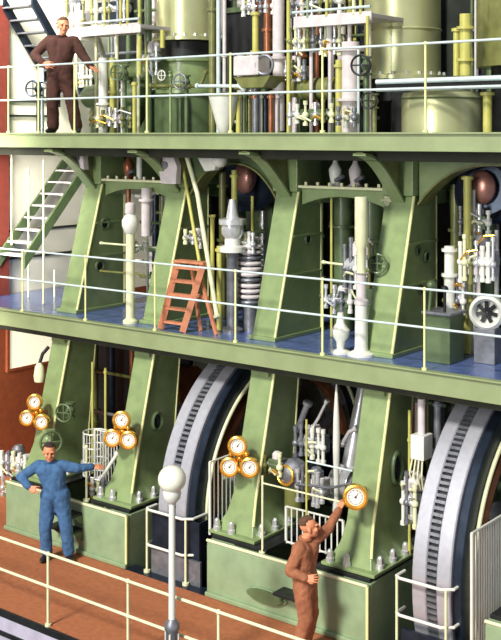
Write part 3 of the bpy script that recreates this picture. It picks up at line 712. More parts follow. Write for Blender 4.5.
for k in range(7):
    r_ = Matrix.Rotation(2 * PI * k / 7, 4, Vector((.3, -1, 0)).normalized()); MB().box(a + r_ @ Vector((0, 0, .08)) + Vector((0, -.03, 0)), (.05, .02, .13), r_ @ Matrix.Rotation(.5, 4, 'Z')).build('blade', 'black', t)
MB().span((a.x - .15, 13.5, zf), (a.x + .15, 13.7, a.z - .21)).build('stand', 'iron', t, bev=.01); based(t, (a.x, 13.6, zf))
gearbox('white and grey governor gear at the right edge beside the yellow pipe', at(482, 262, 13.9), (.6, .4, .7), 'lilac', 51, knobs=7)
gearbox('grey governor gear right behind the control desk', at(458, 300, 13.9), (.3, .3, .6), 'iron', 52, knobs=4)
gearbox('small levers under the arch beside the slim white pipe', at(478, 222, 14.2), (.5, .3, .4), 'dgreen', 53, knobs=4)
# machinery standing on the entablatures, in the dark strip below the top gallery
for i, (lb, p, Y) in enumerate([('small pink pump on the left cross frame', 128, 13.9), ('pale pump on the left cross frame near its right end', 106, 14.0), ('pink pump on the right cross frame', 355, 13.9), ('white domed pot at the left of the right cross frame', 335, 13.9)]):
    a = at(p, 176, Y); t = thing('lubricating_pump', lb, 'pump')
    MB().lathe([(.12, 5.685), (.12, 5.72), (.07, 5.76), (.09, 5.86), (.1, 5.96), (.05, 6.04), (.02, 6.12)], (a.x, Y, 0), n=20).build('body', ['copper', 'lilac', 'lilac', 'white'][i], t)
    MB().cyl((a.x + .04, Y - .06, 5.8), (a.x + .2, Y - .1, 5.86), .03).build('spout', 'iron', t); based(t, (a.x, Y, 5.685))
for lb, x in (('guide bar assembly deep in the left upper bay', -13.1), ('guide bar assembly deep in the right upper bay', -8.9), ('guide bar assembly deep in the gap between the engines', -10.95)):
    t = thing('crosshead_guide', lb, 'guide')
    for dx in (-.35, .35): MB().span((x + dx - .07, 14.9, 3.47), (x + dx + .07, 15.1, 5.41 if x != -10.95 else 6.2)).build('guide_bar', 'dgreen', t, bev=.01)
    MB().cyl((x, 15.0, 3.47), (x, 15.0, 5.41), .09, n=18).build('piston_rod', 'steel', t)
    MB().box((x, 15.0, 4.4), (.5, .3, .4)).build('crosshead', 'iron', t, bev=.02); based(t, (x, 15, 3.47))

# orange step ladder
t = thing('step_ladder', 'orange red wooden step ladder leaning against the green column on the blue gallery', 'ladder')
TL, TR = at(177, 262, 13.0), at(203, 263, 13.0); BL, BR = at(160, 321, 12.8), at(182, 326, 12.8)
BL.z = BR.z = zf
for p, q in ((BL, TL), (BR, TR)): MB().bar(p + Vector((0, 0, .01)), q, .04, .1).build('rail', 'orange', t, bev=.004)
for k in range(5):
    f = .12 + .2 * k; a = BL.lerp(TL, f); b = BR.lerp(TR, f)
    MB().span((a.x, a.y - .03, a.z - .015), (b.x, b.y + .07, b.z + .015)).build('tread', 'orange', t)
MB().span((TL.x - .04, TL.y - .06, TL.z), (TR.x + .04, TR.y + .12, TL.z + .035)).build('top_step', 'orange', t)
for p, q in ((Vector((TL.x + .3, 13.1, TL.z)), at(216, 322, 12.98)), (Vector((TL.x + .1, 13.2, TL.z)), at(200, 318, 13.1))):
    q.z = zf; MB().bar(p, q, .035, .06).build('back_leg', 'orange', t)
MB().bar(Vector((TL.x + .33, 13.1, TL.z - .5)), Vector((TL.x + .6, 13.02, TL.z - .52)), .03, .05).build('cross_brace', 'orange', t)
based(t, (TL.x, 13, zf))

# ================================================================== STAIRS
def stairs(label, p0, p1, w, n, m_s='dgreen', m_t='white', rail=True):
    """p0 foot, p1 head, both on the wall side; the flight is w wide towards +X"""
    t = thing('staircase', label, 'stairs'); p0 = Vector(p0); p1 = Vector(p1)
    for dx in (0, w):
        d = Vector((dx, 0, 0)); MB().prismv([p0 + d + Vector((0, 0, -.13)), p0 + d + Vector((0, 0, .13)), p1 + d + Vector((0, 0, .13)), p1 + d + Vector((0, 0, -.13))],
            [p0 + d + Vector((.05, 0, -.13)), p0 + d + Vector((.05, 0, .13)), p1 + d + Vector((.05, 0, .13)), p1 + d + Vector((.05, 0, -.13))]).build('stringer', m_s, t)
    for i in range(n):
        q = p0.lerp(p1, (i + .5) / n); MB().span((q.x + .05, q.y - .13, q.z - .015), (q.x + w, q.y + .11, q.z + .015)).build('tread', m_t, t)
    return based(t, p0)
stairs('upper flight of dark green stairs behind the man in dark overalls', (-16.6, 15.05, 7.15), (-16.6, 13.65, 8.95), .8, 8, 'slate', 'iron')
stairs('middle flight of green stairs with pale treads at the left edge of the blue gallery', (-16.6, 13.55, 4.15), (-16.6, 15.35, 6.1), .7, 9, 'dgreen', 'lilac')
pipe('wall_brace', 'dark slanting brace on the cream wall at the man in dark overalls\' knees', 'brace', [(21, 131, 15.0), (41, 105, 15.6)], .02, 'slate', False)
PV('bluish white upright pipe between the dark stairs and the man in dark overalls', 41, (68, 131), 14.0, .05, 'bluerail', (88, 98))
valve('blue black valve on the pipe left of the man in dark overalls', at(38, 89, 13.8), .14, (.4, -1, 0), 'slate', 'slate')
for lb, p, y0, y1, Y in (('thin cream stair post near the left edge above the blue gallery', 28, 168, 220, 13.8), ('tall cream stair post on the blue gallery with a dark foot', 43, 160, 304, 13.4), ('short cream stair post at the foot of the middle stairs', 11, 245, 304, 13.6), ('white post against the wall behind the first upper column', 54, 270, 302, 14.2)):
    PV(lb, p, (y0, y1), Y, .018, 'rail', (y1 - 2,), 'stair_post', 'post')

# ================================================================== UPPER LEVEL
ZT = 6.49
def cyl_unit(cx, cy, r, z0, z1, label, m='green'):
    t = thing('engine_cylinder', label, 'engine cylinder')
    MB().lathe([(r + .1, z0), (r + .1, z0 + .06), (r, z0 + .08), (r, z1)], (cx, cy, 0), n=56).build('barrel', m, t)
    MB().lathe([(r - .05, z0 - .32), (r - .05, z0 - .02)], (cx, cy, 0), n=40).build('neck', 'black', t)
    for k in range(20):
        a = 2 * PI * k / 20; p = Vector((cx + (r + .055) * math.cos(a), cy + (r + .055) * math.sin(a), z0 + .06)); MB().cyl(p, p + Vector((0, 0, .05)), .025, n=6).build('stud', 'steel', t)
    for z in (z0 + .75,): MB().torus((cx, cy, z), r, .02, n=48).build('band', m, t)
    return based(t, (cx, cy, z0 - .32))
c1 = at(187, 48, 14.85); c2 = at(403, 75, 14.85)
cyl_unit(c1.x, 14.85, .54, c1.z + .1, 9.6, 'tall green engine cylinder at the top, left of the dark opening', 'gloss')
cyl_unit(c2.x - .02, 14.85, .58, 7.3, 9.6, 'large glossy green and cream engine cylinder at the top right', 'gloss')
t = thing('receiver_drum', 'green receiver vessel cut by the top right corner', 'drum'); c = at(527, 100, 14.8)
MB().lathe([(.72, 7.42), (.72, 9.6)], (c.x, 14.8, 0), n=56).build('shell', 'olive', t); MB().cyl((c.x, 14.8, 6.49), (c.x, 14.8, 7.42), .5, n=32).build('stand', 'black', t); based(t, (c.x, 14.8, 6.49))
# casing of unit 1
t = thing('cylinder_casing', 'broad dark green casing under the left engine cylinder', 'casing'); x0 = at(152, 100, 14.0).x; x1 = at(223, 100, 14.0).x
xm = (x0 + x1) / 2
MB().lathe([(.66, ZT), (.66, 7.12), (.6, 7.18)], (c1.x, 14.85, 0), n=56).build('drum', 'dgreen', t)
MB().lathe([(.72, 7.18), (.72, 7.24), (.6, 7.26), (.6, 7.72), (.66, 7.74), (.66, 7.8)], (c1.x, 14.85, 0), n=56).build('valve_chest', 'green', t)
MB().prism([(c1.x - .5, ZT), (c1.x - .1, 7.1), (c1.x + .5, 7.1), (c1.x + .5, ZT)], 14.1, 14.3, 'Y').build('gusset', 'dgreen', t, bev=.01)
based(t, (c1.x, 14.85, ZT))
t = thing('cone_pot', 'white cone shaped pot on the top gallery right of the left green casing', 'pot'); a = at(228, 130, 13.4)
MB().lathe([(.07, ZT), (.12, ZT + .1), (.24, 7.03), (.25, 7.08), (.2, 7.1)], (at(224, 100, 13.4).x, 13.4, 0), n=32).build('cone', 'white', t)
MB().torus((at(224, 100, 13.4).x, 13.4, 7.08), .25, .015).build('rim', 'yel', t); based(t, (at(224, 100, 13.4).x, 13.4, ZT))
t = thing('receiver_drum', 'wide pale green drum on the top gallery below the right engine cylinder', 'drum'); c = at(438, 100, 14.0)
MB().lathe([(.57, ZT), (.57, 7.0), (.54, 7.06), (.3, 7.1)], (c.x, 14.1, 0), n=56).build('shell', 'gloss', t)
MB().torus((c.x, 14.1, 6.98), .58, .012, n=48).build('seam_band', 'dgreen', t); based(t, (c.x, 14.1, ZT))
tag(MB().span((at(391, 100, 13.9).x, 13.9, ZT), (at(407, 100, 13.9).x, 14.2, 7.08)).build('switch_cabinet', 'black', bev=.01), 'tall black cabinet left of the wide pale drum', 'cabinet')
PV('yellow pipe right of the wide pale drum', 487, (92, 133), 13.6, .06, 'yel', (94,))
t = thing('cylinder_walkway', 'long pair of bluish pipes running across in front of the right engine cylinder', 'pipes')
for yy, r_, m in ((81, .035, 'bluerail'), (89, .025, 'bluerail')):
    p = at(376, yy + 1, 13.3); q = at(560, yy - 1, 13.3); MB().cyl(p, (q.x, q.y, p.z), r_, n=12).build('pipe', m, t)
p = at(376, 85, 13.36); q = at(560, 85, 13.36); MB().span((p.x, 13.36, p.z - .06), (q.x, 13.5, p.z + .06)).build('beam', 'black', t)
based(t, p)

def platform(label, pa, pb, y, Y, posts, hang):
    t = thing('service_platform', label, 'platform'); a = at(pa, y, Y); b = at(pb, y, Y); z = a.z
    MB().span((a.x, Y, z - .06), (b.x, Y + .9, z)).build('floor_plate', 'lilac', t, bev=.006)
    MB().span((a.x, Y - .03, z - .14), (b.x, Y, z + .03)).build('edge_plate', 'lilac', t, bev=.01)
    MB().cyl((a.x, Y - .05, z + .09), (b.x, Y - .05, z + .09), .02, n=8).build('toe_rail', 'bluerail', t)
    for p, m in posts:
        q = at(p, y, Y); MB().cyl((q.x, Y - .02, z), (q.x, Y - .02, z + 1.0), .025, n=10).build('post', m, t)
    MB().cyl((a.x, Y - .02, z + 1.0), (b.x, Y - .02, z + 1.0), .02, n=8).build('hand_rail', 'rail', t)
    for k in range(4):
        x = a.x + (b.x - a.x) * (.12 + .25 * k); MB().cyl((x, Y + .2, ZT), (x, Y + .2, z - .06), .03, n=10).build('support_leg', hang, t)
    return based(t, (a.x, Y, ZT))
platform('small pale service platform with yellow posts, above and right of the man in dark overalls', 58, 141, 31, 13.6, [(97, 'rail'), (105, 'yel'), (121, 'yel'), (128, 'yel'), (140, 'yel')], 'rail')
platform('pale ribbed service platform in the upper middle, left of the big cylinder', 294, 372, 19, 13.5, [(308, 'bedgreen'), (327, 'yel'), (354, 'rail'), (361, 'yel')], 'lilac')
for lb, p, y0, y1, Y, r, m, fl in [
    ('thick white pipe on the top gallery just right of the dark overalled man\'s hand', 103, 58, 106, 13.7, .085, 'white', (104,)),
    ('lime pipe right of the thick white pipe near the man in dark overalls', 112, 58, 95, 13.7, .05, 'yel', (92,)),
    ('yellow pipe below the left service platform end', 134, 82, 131, 13.4, .035, 'yel', (84,)),
    ('pale pipe below the left service platform near its end', 122, 78, 131, 13.5, .03, 'lilac', (90,)),
    ('long lime pipe hanging from the corner of the left service platform', 139, 36, 75, 13.5, .035, 'yel', ()),
    ('dark pipe between the left platform and the left cylinder', 148, 0, 75, 14.0, .06, 'dgreen', (30,)),
    ('thin lime pipe against the left cylinder base', 162, 30, 48, 13.9, .04, 'yel', ()),
    ('lime pipe up the right side of the left engine cylinder', 212, 0, 78, 13.9, .06, 'olive', (10,)),
    ('bluish white pipe right of the left engine cylinder', 218, 0, 56, 13.8, .035, 'bluerail', ()),
    ('lilac pipe left of the dark opening at the top', 224, 0, 92, 13.7, .03, 'lilac', (56,)),
    ('yellow pipe in the dark opening at the top', 255, 12, 55, 13.7, .05, 'yel', (14, 52)),
    ('brown yellow pipe right of the dark opening', 267, 0, 56, 13.8, .06, 'copper', (30,)),
    ('thick lilac pipe right of the dark opening at the top', 278, 0, 131, 13.7, .09, 'lilac', (58, 92)),
    ('yellow pipe between the lilac pipe and the ribbed platform', 288, 0, 50, 13.6, .03, 'yel', ()),
    ('wide lilac jacketed pipe below the ribbed platform, left one', 296, 56, 131, 13.9, .07, 'lilac', (70,)),
    ('lime pipe below the ribbed platform', 338, 60, 131, 13.5, .045, 'yel', (66,)),
    ('wide lilac jacketed pipe below the ribbed platform, right one', 350, 42, 131, 13.6, .13, 'lilac', (50, 100)),
    ('thin bluish pipe right of the wide lilac pipe', 358, 50, 131, 13.4, .02, 'bluerail', ()),
    ('yellow pipe at the right end of the ribbed platform', 367, 16, 60, 13.4, .025, 'yel', ()),
    ('yellow bulging valve pipe between the two vessels at the top right', 465, 14, 76, 13.8, .08, 'yel', (28, 60)),
    ('thin yellow pipe left of the bulging valve pipe at the top right', 456, 28, 76, 13.9, .045, 'yel', (30,)),
    ('thin rosy pipe right of the bulging valve pipe at the top right', 475, 0, 76, 13.8, .015, 'lilac', ())]:
    PV(lb, p, (y0, y1), Y, r, m, fl)
ms = ['yel', 'dgreen', 'olive', 'copper', 'white', 'slate', 'copper', 'lilac']
wh = ['first from the left', 'second from the left', 'third from the left', 'fourth from the left', 'fifth from the left', 'sixth from the left', 'seventh from the left', 'last at the right']
cn = ['yellow', 'dark green', 'olive', 'copper', 'white', 'slate', 'copper', 'lilac']
for k in range(8):
    PV('%s pipe, %s, in the row below the white box' % (cn[k], wh[k]), 238 + k * 5.4, (93, 132), 13.5 + .1 * (k % 3), .04, ms[k], (97,))
t = thing('dark_panel', 'dark panel set back in the opening right of the left cylinder', 'panel'); a = at(226, 55, 14.4); b = at(264, 10, 14.4)
MB().span((a.x, 14.4, a.z), (b.x, 14.5, b.z)).build('sheet', 'black', t); MB().span((a.x, 14.36, b.z), (b.x, 14.5, b.z + .08)).span((a.x, 14.42, ZT), (a.x + .08, 14.5, a.z)).span((b.x - .08, 14.42, ZT), (b.x, 14.5, a.z)).build('frame', 'dgreen', t); based(t, (a.x, 14.4, ZT))
t = thing('indicator_box', 'white box on an olive trough in the upper middle, left of the lilac pipe', 'box'); a = at(251, 66, 13.4)
MB().box(a, (.48, .3, .3)).build('case', 'lilac', t, bev=.02)
MB().torus(a + Vector((.32, -.1, 0)), .14, .025, (.2, -1, 0)).build('handwheel', 'iron', t)
b = at(255, 83, 13.4); MB().prism([(b.x - .36, b.z + .1), (b.x + .36, b.z + .1), (b.x + .22, b.z - .08), (b.x - .2, b.z - .08)], 13.3, 13.8, 'Y').build('trough', 'olive', t, bev=.015)
MB().cyl((a.x, 13.5, ZT), (a.x, 13.5, a.z), .05).build('leg', 'iron', t); based(t, (a.x, 13.5, ZT))
def tank(label, pa, pb, y, Y, R, m):
    t = thing('horizontal_tank', label, 'tank'); a = at(pa, y, Y); b = at(pb, y, Y)
    MB().lathe([(.01, 0), (R * .7, .03), (R, .12), (R, b.x - a.x - .12), (R * .7, b.x - a.x - .03), (.01, b.x - a.x)], (a.x, Y, a.z), (1, 0, 0), 32).build('shell', m, t)
    for f in (.2, .8): x = a.x + (b.x - a.x) * f; MB().span((x - .05, Y - .1, ZT), (x + .05, Y + .1, a.z - R * .8)).build('saddle', 'dgreen', t)
    for f in (.3, .5, .7): x = a.x + (b.x - a.x) * f; MB().torus((x, Y, a.z), R, .012, (1, 0, 0)).build('band', 'dgreen', t)
    return based(t, ((a.x + b.x) / 2, Y, ZT))
tank('olive horizontal tank on the top gallery below the ribbed platform', 288, 352, 90, 13.95, .17, 'olive')
tank('dark green horizontal tank right of the man in dark overalls', 84, 146, 97, 14.0, .2, 'dgreen')
tank('dark green tank behind the thick white pipe at the left service platform', 96, 150, 72, 14.4, .18, 'green')
valve('dark green hand valve below the left service platform', at(124, 73, 13.5), .13, (.2, -1, 0), 'dgreen', 'dgreen')
valve('black hand valve just above the pale pipes right of the lilac pipe', at(366, 66, 13.4), .14, (.2, -1, 0), 'dgreen', 'black')
valve('black hand valve left of the black cabinet', at(374, 101, 13.4), .11, (.2, -1, 0), 'olive', 'black')
valve('round valve at the foot of the left cylinder casing', at(186, 82, 13.9), .12, (.2, -1, 0), 'dgreen', 'iron')
valve('small valve left of the tapering gusset on the left casing', at(170, 76, 13.9), .08, (0, -1, 0), 'green', 'white')
gearbox('lilac valve heads hanging below the ribbed platform, left part', at(308, 42, 13.8), (.5, .4, .4), 'lilac', 61)
gearbox('lilac valve heads hanging below the ribbed platform, right part', at(333, 42, 13.9), (.5, .4, .45), 'iron', 62)
gearbox('grey fittings behind the yellow pipes left of the centre tank', at(300, 72, 13.9), (.4, .3, .35), 'lilac', 63, knobs=4)
gearbox('dark fittings on the top gallery below the centre tank', at(315, 115, 13.6), (.9, .3, .35), 'dgreen', 64, 'pipe_fittings', 'fittings', 6)
gearbox('white fittings at the foot of the wide lilac pipe', at(350, 118, 13.3), (.3, .25, .3), 'white', 65, 'pipe_fittings', 'fittings', 3)
gearbox('white feet and fittings under the dark tank near the man in dark overalls', at(115, 119, 13.6), (1.1, .3, .32), 'lilac', 66, 'pipe_fittings', 'fittings', 7)
gearbox('greenish valve gear behind the man in dark overalls', at(88, 78, 14.3), (.6, .4, .5), 'dgreen', 67)
gearbox('dark green valve gear between the left platform and the left cylinder', at(153, 60, 14.0), (.4, .3, .6), 'dgreen', 68, knobs=4)
gearbox('valve gear high behind the yellow posts of the left service platform', at(115, 12, 14.6), (1.0, .5, .7), 'slate', 69)
gearbox('white and grey gear at the top left behind the man in dark overalls', at(76, 22, 15.0), (.9, .4, .8), 'lilac', 70)
gearbox('valve gear above the white box in the upper middle', at(262, 8, 13.9), (.7, .3, .3), 'copper', 71)
gearbox('dark gear above the ribbed platform', at(322, 4, 14.2), (1.0, .4, .5), 'slate', 72)
pipe('bent_pipe', 'green pipe running level under the left cylinder casing flange', 'pipe', [(150, 86, 13.9), (200, 86, 13.9), (206, 70, 13.9)], .03, 'olive')
pipe('bent_pipe', 'white level pipe from the left casing to the lilac pipe', 'pipe', [(196, 86, 13.6), (238, 86, 13.6), (246, 91, 13.6)], .028, 'bluerail')
pipe('bent_pipe', 'pale level pipe behind the man in dark overalls at rail height', 'pipe', [(78, 38, 14.2), (98, 40, 14.2), (104, 60, 14.2)], .05, 'white')
# big dark machinery mass far behind the engines
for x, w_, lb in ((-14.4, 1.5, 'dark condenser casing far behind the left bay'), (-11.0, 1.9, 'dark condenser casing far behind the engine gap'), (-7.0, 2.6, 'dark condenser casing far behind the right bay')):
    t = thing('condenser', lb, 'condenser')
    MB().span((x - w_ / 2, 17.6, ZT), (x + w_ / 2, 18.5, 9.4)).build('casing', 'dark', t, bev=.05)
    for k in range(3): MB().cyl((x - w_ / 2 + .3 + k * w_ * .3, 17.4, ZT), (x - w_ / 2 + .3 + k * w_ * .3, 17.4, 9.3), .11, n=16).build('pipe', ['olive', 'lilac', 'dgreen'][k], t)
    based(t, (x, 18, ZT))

def backdrop(label, x0, x1, y, z0, z1, n, seed):
    rnd = random.Random(seed); t = thing('pipe_rack', label, 'pipes')
    MB().span((x0, y + .3, z0), (x1, y + .36, z1)).build('shade_sheet', 'black', t)  # black sheet put in for the deep shade behind the pipes
    for k in range(n):
        x = x0 + (x1 - x0) * (k + rnd.uniform(.2, .8)) / n; r_ = rnd.uniform(.02, .075); yy = y + rnd.uniform(-.15, .15)
        m = rnd.choice(['olive', 'dgreen', 'dgreen', 'iron', 'lilac', 'yel', 'copper', 'slate', 'steel', 'green'])
        mb = MB().cyl((x, yy, z0), (x, yy, z1), r_, n=12)
        for q in range(rnd.randint(1, 3)): zz = rnd.uniform(z0 + .2, z1 - .2); mb.cyl((x, yy, zz - .025), (x, yy, zz + .025), r_ * 1.7, n=14)
        mb.build('riser', m, t)
    for k in range(3):
        z = z0 + (z1 - z0) * (.25 + .25 * k); MB().cyl((x0, y - .2, z), (x1, y - .2, z), .03, n=10).build('cross_pipe', rnd.choice(['iron', 'dgreen', 'olive']), t)
    return based(t, ((x0 + x1) / 2, y, z0))
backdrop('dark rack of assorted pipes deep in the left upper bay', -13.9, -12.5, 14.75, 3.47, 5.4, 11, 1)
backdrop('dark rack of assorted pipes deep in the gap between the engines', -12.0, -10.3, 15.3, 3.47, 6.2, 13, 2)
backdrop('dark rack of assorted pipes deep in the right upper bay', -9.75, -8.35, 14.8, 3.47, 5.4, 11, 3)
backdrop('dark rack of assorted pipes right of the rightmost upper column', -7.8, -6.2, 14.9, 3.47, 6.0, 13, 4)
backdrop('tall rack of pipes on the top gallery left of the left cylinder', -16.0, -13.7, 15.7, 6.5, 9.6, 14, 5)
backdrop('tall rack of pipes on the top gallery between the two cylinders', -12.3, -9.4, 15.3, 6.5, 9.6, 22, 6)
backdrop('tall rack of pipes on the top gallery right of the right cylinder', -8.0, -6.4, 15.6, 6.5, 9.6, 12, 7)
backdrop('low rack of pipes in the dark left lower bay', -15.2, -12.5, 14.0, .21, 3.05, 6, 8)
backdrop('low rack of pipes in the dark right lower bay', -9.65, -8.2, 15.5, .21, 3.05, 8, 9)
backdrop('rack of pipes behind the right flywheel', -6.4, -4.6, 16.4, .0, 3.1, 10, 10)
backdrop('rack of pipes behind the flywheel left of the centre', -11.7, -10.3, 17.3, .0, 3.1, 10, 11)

# ================================================================== PEOPLE
def capsules(segs, extra=(), n=14):
    """tapered limbs (a, b, ra, rb) as round cones, later fused into one skin"""
    m = MB()
    for a, b, ra, rb in segs:
        a = Vector(a); b = Vector(b)
        if (b - a).length > 1e-4: m.cyl(a, b, ra, rb, n)
        m.ball(a, ra, n=n); m.ball(b, rb, n=n)
    for c, r, sc in extra: m.ball(Vector(c), r, sc, 18)
    return m
def fuse(mb, name, m, parent, vox, smooth=6, wrinkle=0):
    o = mb.build(name, m, parent)
    r = o.modifiers.new('fuse', 'REMESH'); r.mode = 'VOXEL'; r.voxel_size = vox; r.use_smooth_shade = True
    s = o.modifiers.new('soften', 'SMOOTH'); s.factor = .5; s.iterations = smooth
    if wrinkle:
        tx = bpy.data.textures.new('folds', 'CLOUDS'); tx.noise_scale = .09
        d = o.modifiers.new('folds', 'DISPLACE'); d.texture = tx; d.strength = wrinkle; d.mid_level = .5
    return o
def hand_segs(wr, d, up, L=.18, curl=.5, side=1):
    """palm, four fingers and a thumb; d = pointing direction, up = back of the hand"""
    d = Vector(d).normalized(); up = Vector(up); up = (up - d * up.dot(d)).normalized(); sd = d.cross(up) * side; wr = Vector(wr); S = []
    pl = wr + d * L * .5
    for k in (-1.5, -.5, .5, 1.5): S.append((wr + sd * k * L * .08, pl + sd * k * L * .14, .0165, .014))
    for k, ln in ((-1.5, .34), (-.5, .44), (.5, .48), (1.5, .42)):
        p = pl + sd * k * L * .155; dd = (d + sd * k * .06).normalized()
        for j in range(3):
            dd = (dd - up * curl * (.6 + .3 * j)).normalized(); q = p + dd * L * ln * (.42, .33, .25)[j]; S.append((p, q, .0096 - j * .0008, .0088 - j * .0008)); p = q
    p = wr + sd * L * .16 + d * L * .12; q = p + (sd * .8 + d * .8 - up * .2).normalized() * L * .22; S.append((p, q, .014, .012)); S.append((q, q + (d - up * curl * .7 + sd * .1).normalized() * L * .17, .012, .0095))
    return S
def person(label, loc, rz, J, suit, hairm, face, hand_cfg, scale=1, collar=True, bald=.0):
    """J: joint positions in the body's own frame (x right, -y front, z up)"""
    t = thing('person', label, 'person'); V = {k: Vector(v) for k, v in J.items()}
    f = Vector(face).normalized(); up = Vector((0, 0, 1)); up = (up - f * up.dot(f)).normalized(); sd = f.cross(up)
    H = V['head']; mx = (Matrix((sd, -f, up)).transposed() * 1.1).to_4x4()
    hd = lambda x, y, z: H + mx.to_3x3() @ Vector((x, y, z))
    segs = [(V['neck'], H + Vector((0, 0, -.07)), .058, .055)]
    for s in 'lr': segs.append((V['el' + s].lerp(V['wr' + s], .3), V['wr' + s], .036, .026))
    for s in 'lr': segs += hand_segs(V['wr' + s], hand_cfg[s][0], hand_cfg[s][1], .175, hand_cfg[s][2], hand_cfg[s][3])
    segs += [(V['chest'], V['neck'], .06, .05), (V['pelvis'], V['chest'], .07, .07)]
    for s in 'lr':
        segs += [(V['sh' + s], V['el' + s], .045, .036), (V['neck'] - Vector((0, 0, .02)), V['sh' + s], .035, .035), (V['el' + s], V['wr' + s], .036, .026), (V['hip' + s], V['kn' + s], .06, .045), (V['kn' + s], V['an' + s], .042, .034), (V['pelvis'], V['hip' + s], .06, .06)]
    m = capsules(segs)
    # head: cranium, jaw, nose, ears, brow, cheeks
    def hb(p, r, sc): 
        k = bmesh.ops.create_uvsphere(m.bm, u_segments=20, v_segments=12, radius=r)
        bmesh.ops.transform(m.bm, matrix=Matrix.Translation(hd(*p)) @ mx @ Matrix.Diagonal((*sc, 1)), verts=k['verts'])
    hb((0, .015, .03), .1, (.78, .96, .92)); hb((0, -.03, -.035), .075, (.8, .85, 1.05)); hb((0, -.055, -.085), .035, (1, .9, .8))
    hb((0, -.108, -.02), .017, (.8, 1.1, 1.5)); hb((0, -.1, .008), .012, (.8, 1, 2)); hb((.033, -.08, .025), .022, (1.4, .7, .5)); hb((-.033, -.08, .025), .022, (1.4, .7, .5))
    hb((.04, -.07, -.025), .026, (1, .8, 1)); hb((-.04, -.07, -.025), .026, (1, .8, 1)); hb((.08, .01, -.01), .03, (.35, .7, 1.1)); hb((-.08, .01, -.01), .03, (.35, .7, 1.1))
    body = fuse(m, 'body', 'skin', t, .005, 2)
    for s in (1, -1): MB().ball(hd(.031 * s, -.09, .004), .0105, n=10).build('eye', 'eye', t)
    k = MB(); k.cyl(hd(-.022, -.101, -.062), hd(.022, -.101, -.062), .006, n=8); k.build('mouth', 'lip', t)
    # hair
    k = MB(); q = bmesh.ops.create_uvsphere(k.bm, u_segments=24, v_segments=16, radius=.106)
    bmesh.ops.transform(k.bm, matrix=mx @ Matrix.Diagonal((.8, .96, .92, 1)), verts=q['verts'])
    fl = mx.to_3x3() @ Vector((0, -1, 0))
    lowv = [v for v in k.bm.verts if (v.co.dot(up) < .038 + .04 * bald + (.018 if v.co.dot(f) > -.0 else -.05 * (1 if v.co.dot(f) < -.02 else 0)))]
    bmesh.ops.delete(k.bm, geom=lowv, context='VERTS')
    bmesh.ops.translate(k.bm, verts=k.bm.verts, vec=hd(0, .02, .032))
    ho = k.build('hair', hairm, t); sm = ho.modifiers.new('thick', 'SOLIDIFY'); sm.thickness = .014; sm.offset = 0
    # overalls
    m = capsules([])
    S = []
    ch = V['chest']; pv = V['pelvis']; nk = V['neck']
    S += [(pv.lerp(ch, .15), pv.lerp(ch, .6), .15, .145), (pv.lerp(ch, .6), ch.lerp(nk, .4), .145, .12)]
    for s in 'lr':
        S += [(ch.lerp(V['sh' + s], .55), pv.lerp(V['hip' + s], .3) + Vector((0, 0, .12)), .13, .125), (ch.lerp(nk, .55), V['sh' + s], .088, .084),
              (V['sh' + s], V['el' + s], .084, .068), (V['el' + s], V['el' + s].lerp(V['wr' + s], .88), .068, .053),
              (V['hip' + s].lerp(pv, .3) + Vector((0, 0, .06)), V['hip' + s] - Vector((0, 0, .1)), .145, .118), (V['hip' + s] - Vector((0, 0, .1)), V['kn' + s], .118, .096), (V['kn' + s], V['an' + s] + Vector((0, 0, .02)), .094, .09)]
    m = capsules(S)
    so = fuse(m, 'boiler_suit', suit, t, .012, 4, .022)
    mb = MB(); cb = ch.lerp(nk, .62)
    mb.torus(nk + Vector((0, 0, .0)), .068, .02, (nk - ch).normalized(), 20, 8); mb.build('collar', suit, t)
    for s in 'lr':
        an = V['an' + s]; td = V['toe' + s] - an; td.z = 0; td.normalize()
        k = MB(); 
        q = bmesh.ops.create_uvsphere(k.bm, u_segments=18, v_segments=12, radius=1)
        ang = math.atan2(td.y, td.x)
        bmesh.ops.transform(k.bm, matrix=Matrix.Translation(Vector((an.x, an.y, .045)) + td * .07) @ Matrix.Rotation(ang, 4, 'Z') @ Matrix.Diagonal((.15, .052, .048, 1)), verts=q['verts'])
        k.cyl((an.x, an.y, .03), (an.x, an.y, .13), .05, .045, 14)
        for v in k.bm.verts: v.co.z = max(v.co.z, .004)
        k.build('shoe', 'shoe', t)
    t.location = loc; t.rotation_euler = (0, 0, rz); t.scale = (scale,) * 3
    return t
RZ = TH
# 1 man in blue
f1 = at(56, 555, 11.62); f1.z = 0
J = dict(head=(-.10, -.03, 1.60), neck=(-.09, 0, 1.46), chest=(-.08, 0, 1.26), pelvis=(-.02, .01, .96),
         shr=(-.26, 0, 1.40), elr=(-.545, .07, 1.20), wrr=(-.37, -.12, 1.10), shl=(.09, 0, 1.40), ell=(.32, -.03, 1.36), wrl=(.53, .1, 1.35),
         hipr=(-.13, .01, .88), knr=(-.16, -.03, .48), anr=(-.15, .02, .1), toer=(-.2, -.2, 0), hipl=(.09, .01, .88), knl=(.15, -.03, .48), anl=(.18, .02, .1), toel=(.27, -.2, 0))
person('man in blue overalls on the brown deck, one hand on hip, other arm stretched out', f1, RZ, J, 'bluesuit', 'dhair', (.25, -1, -.05),
       dict(r=((.9, -.3, -.1), (0, -1, .3), .35, 1), l=((1, .3, -.05), (0, -.3, 1), .18, 1)), 1.03)
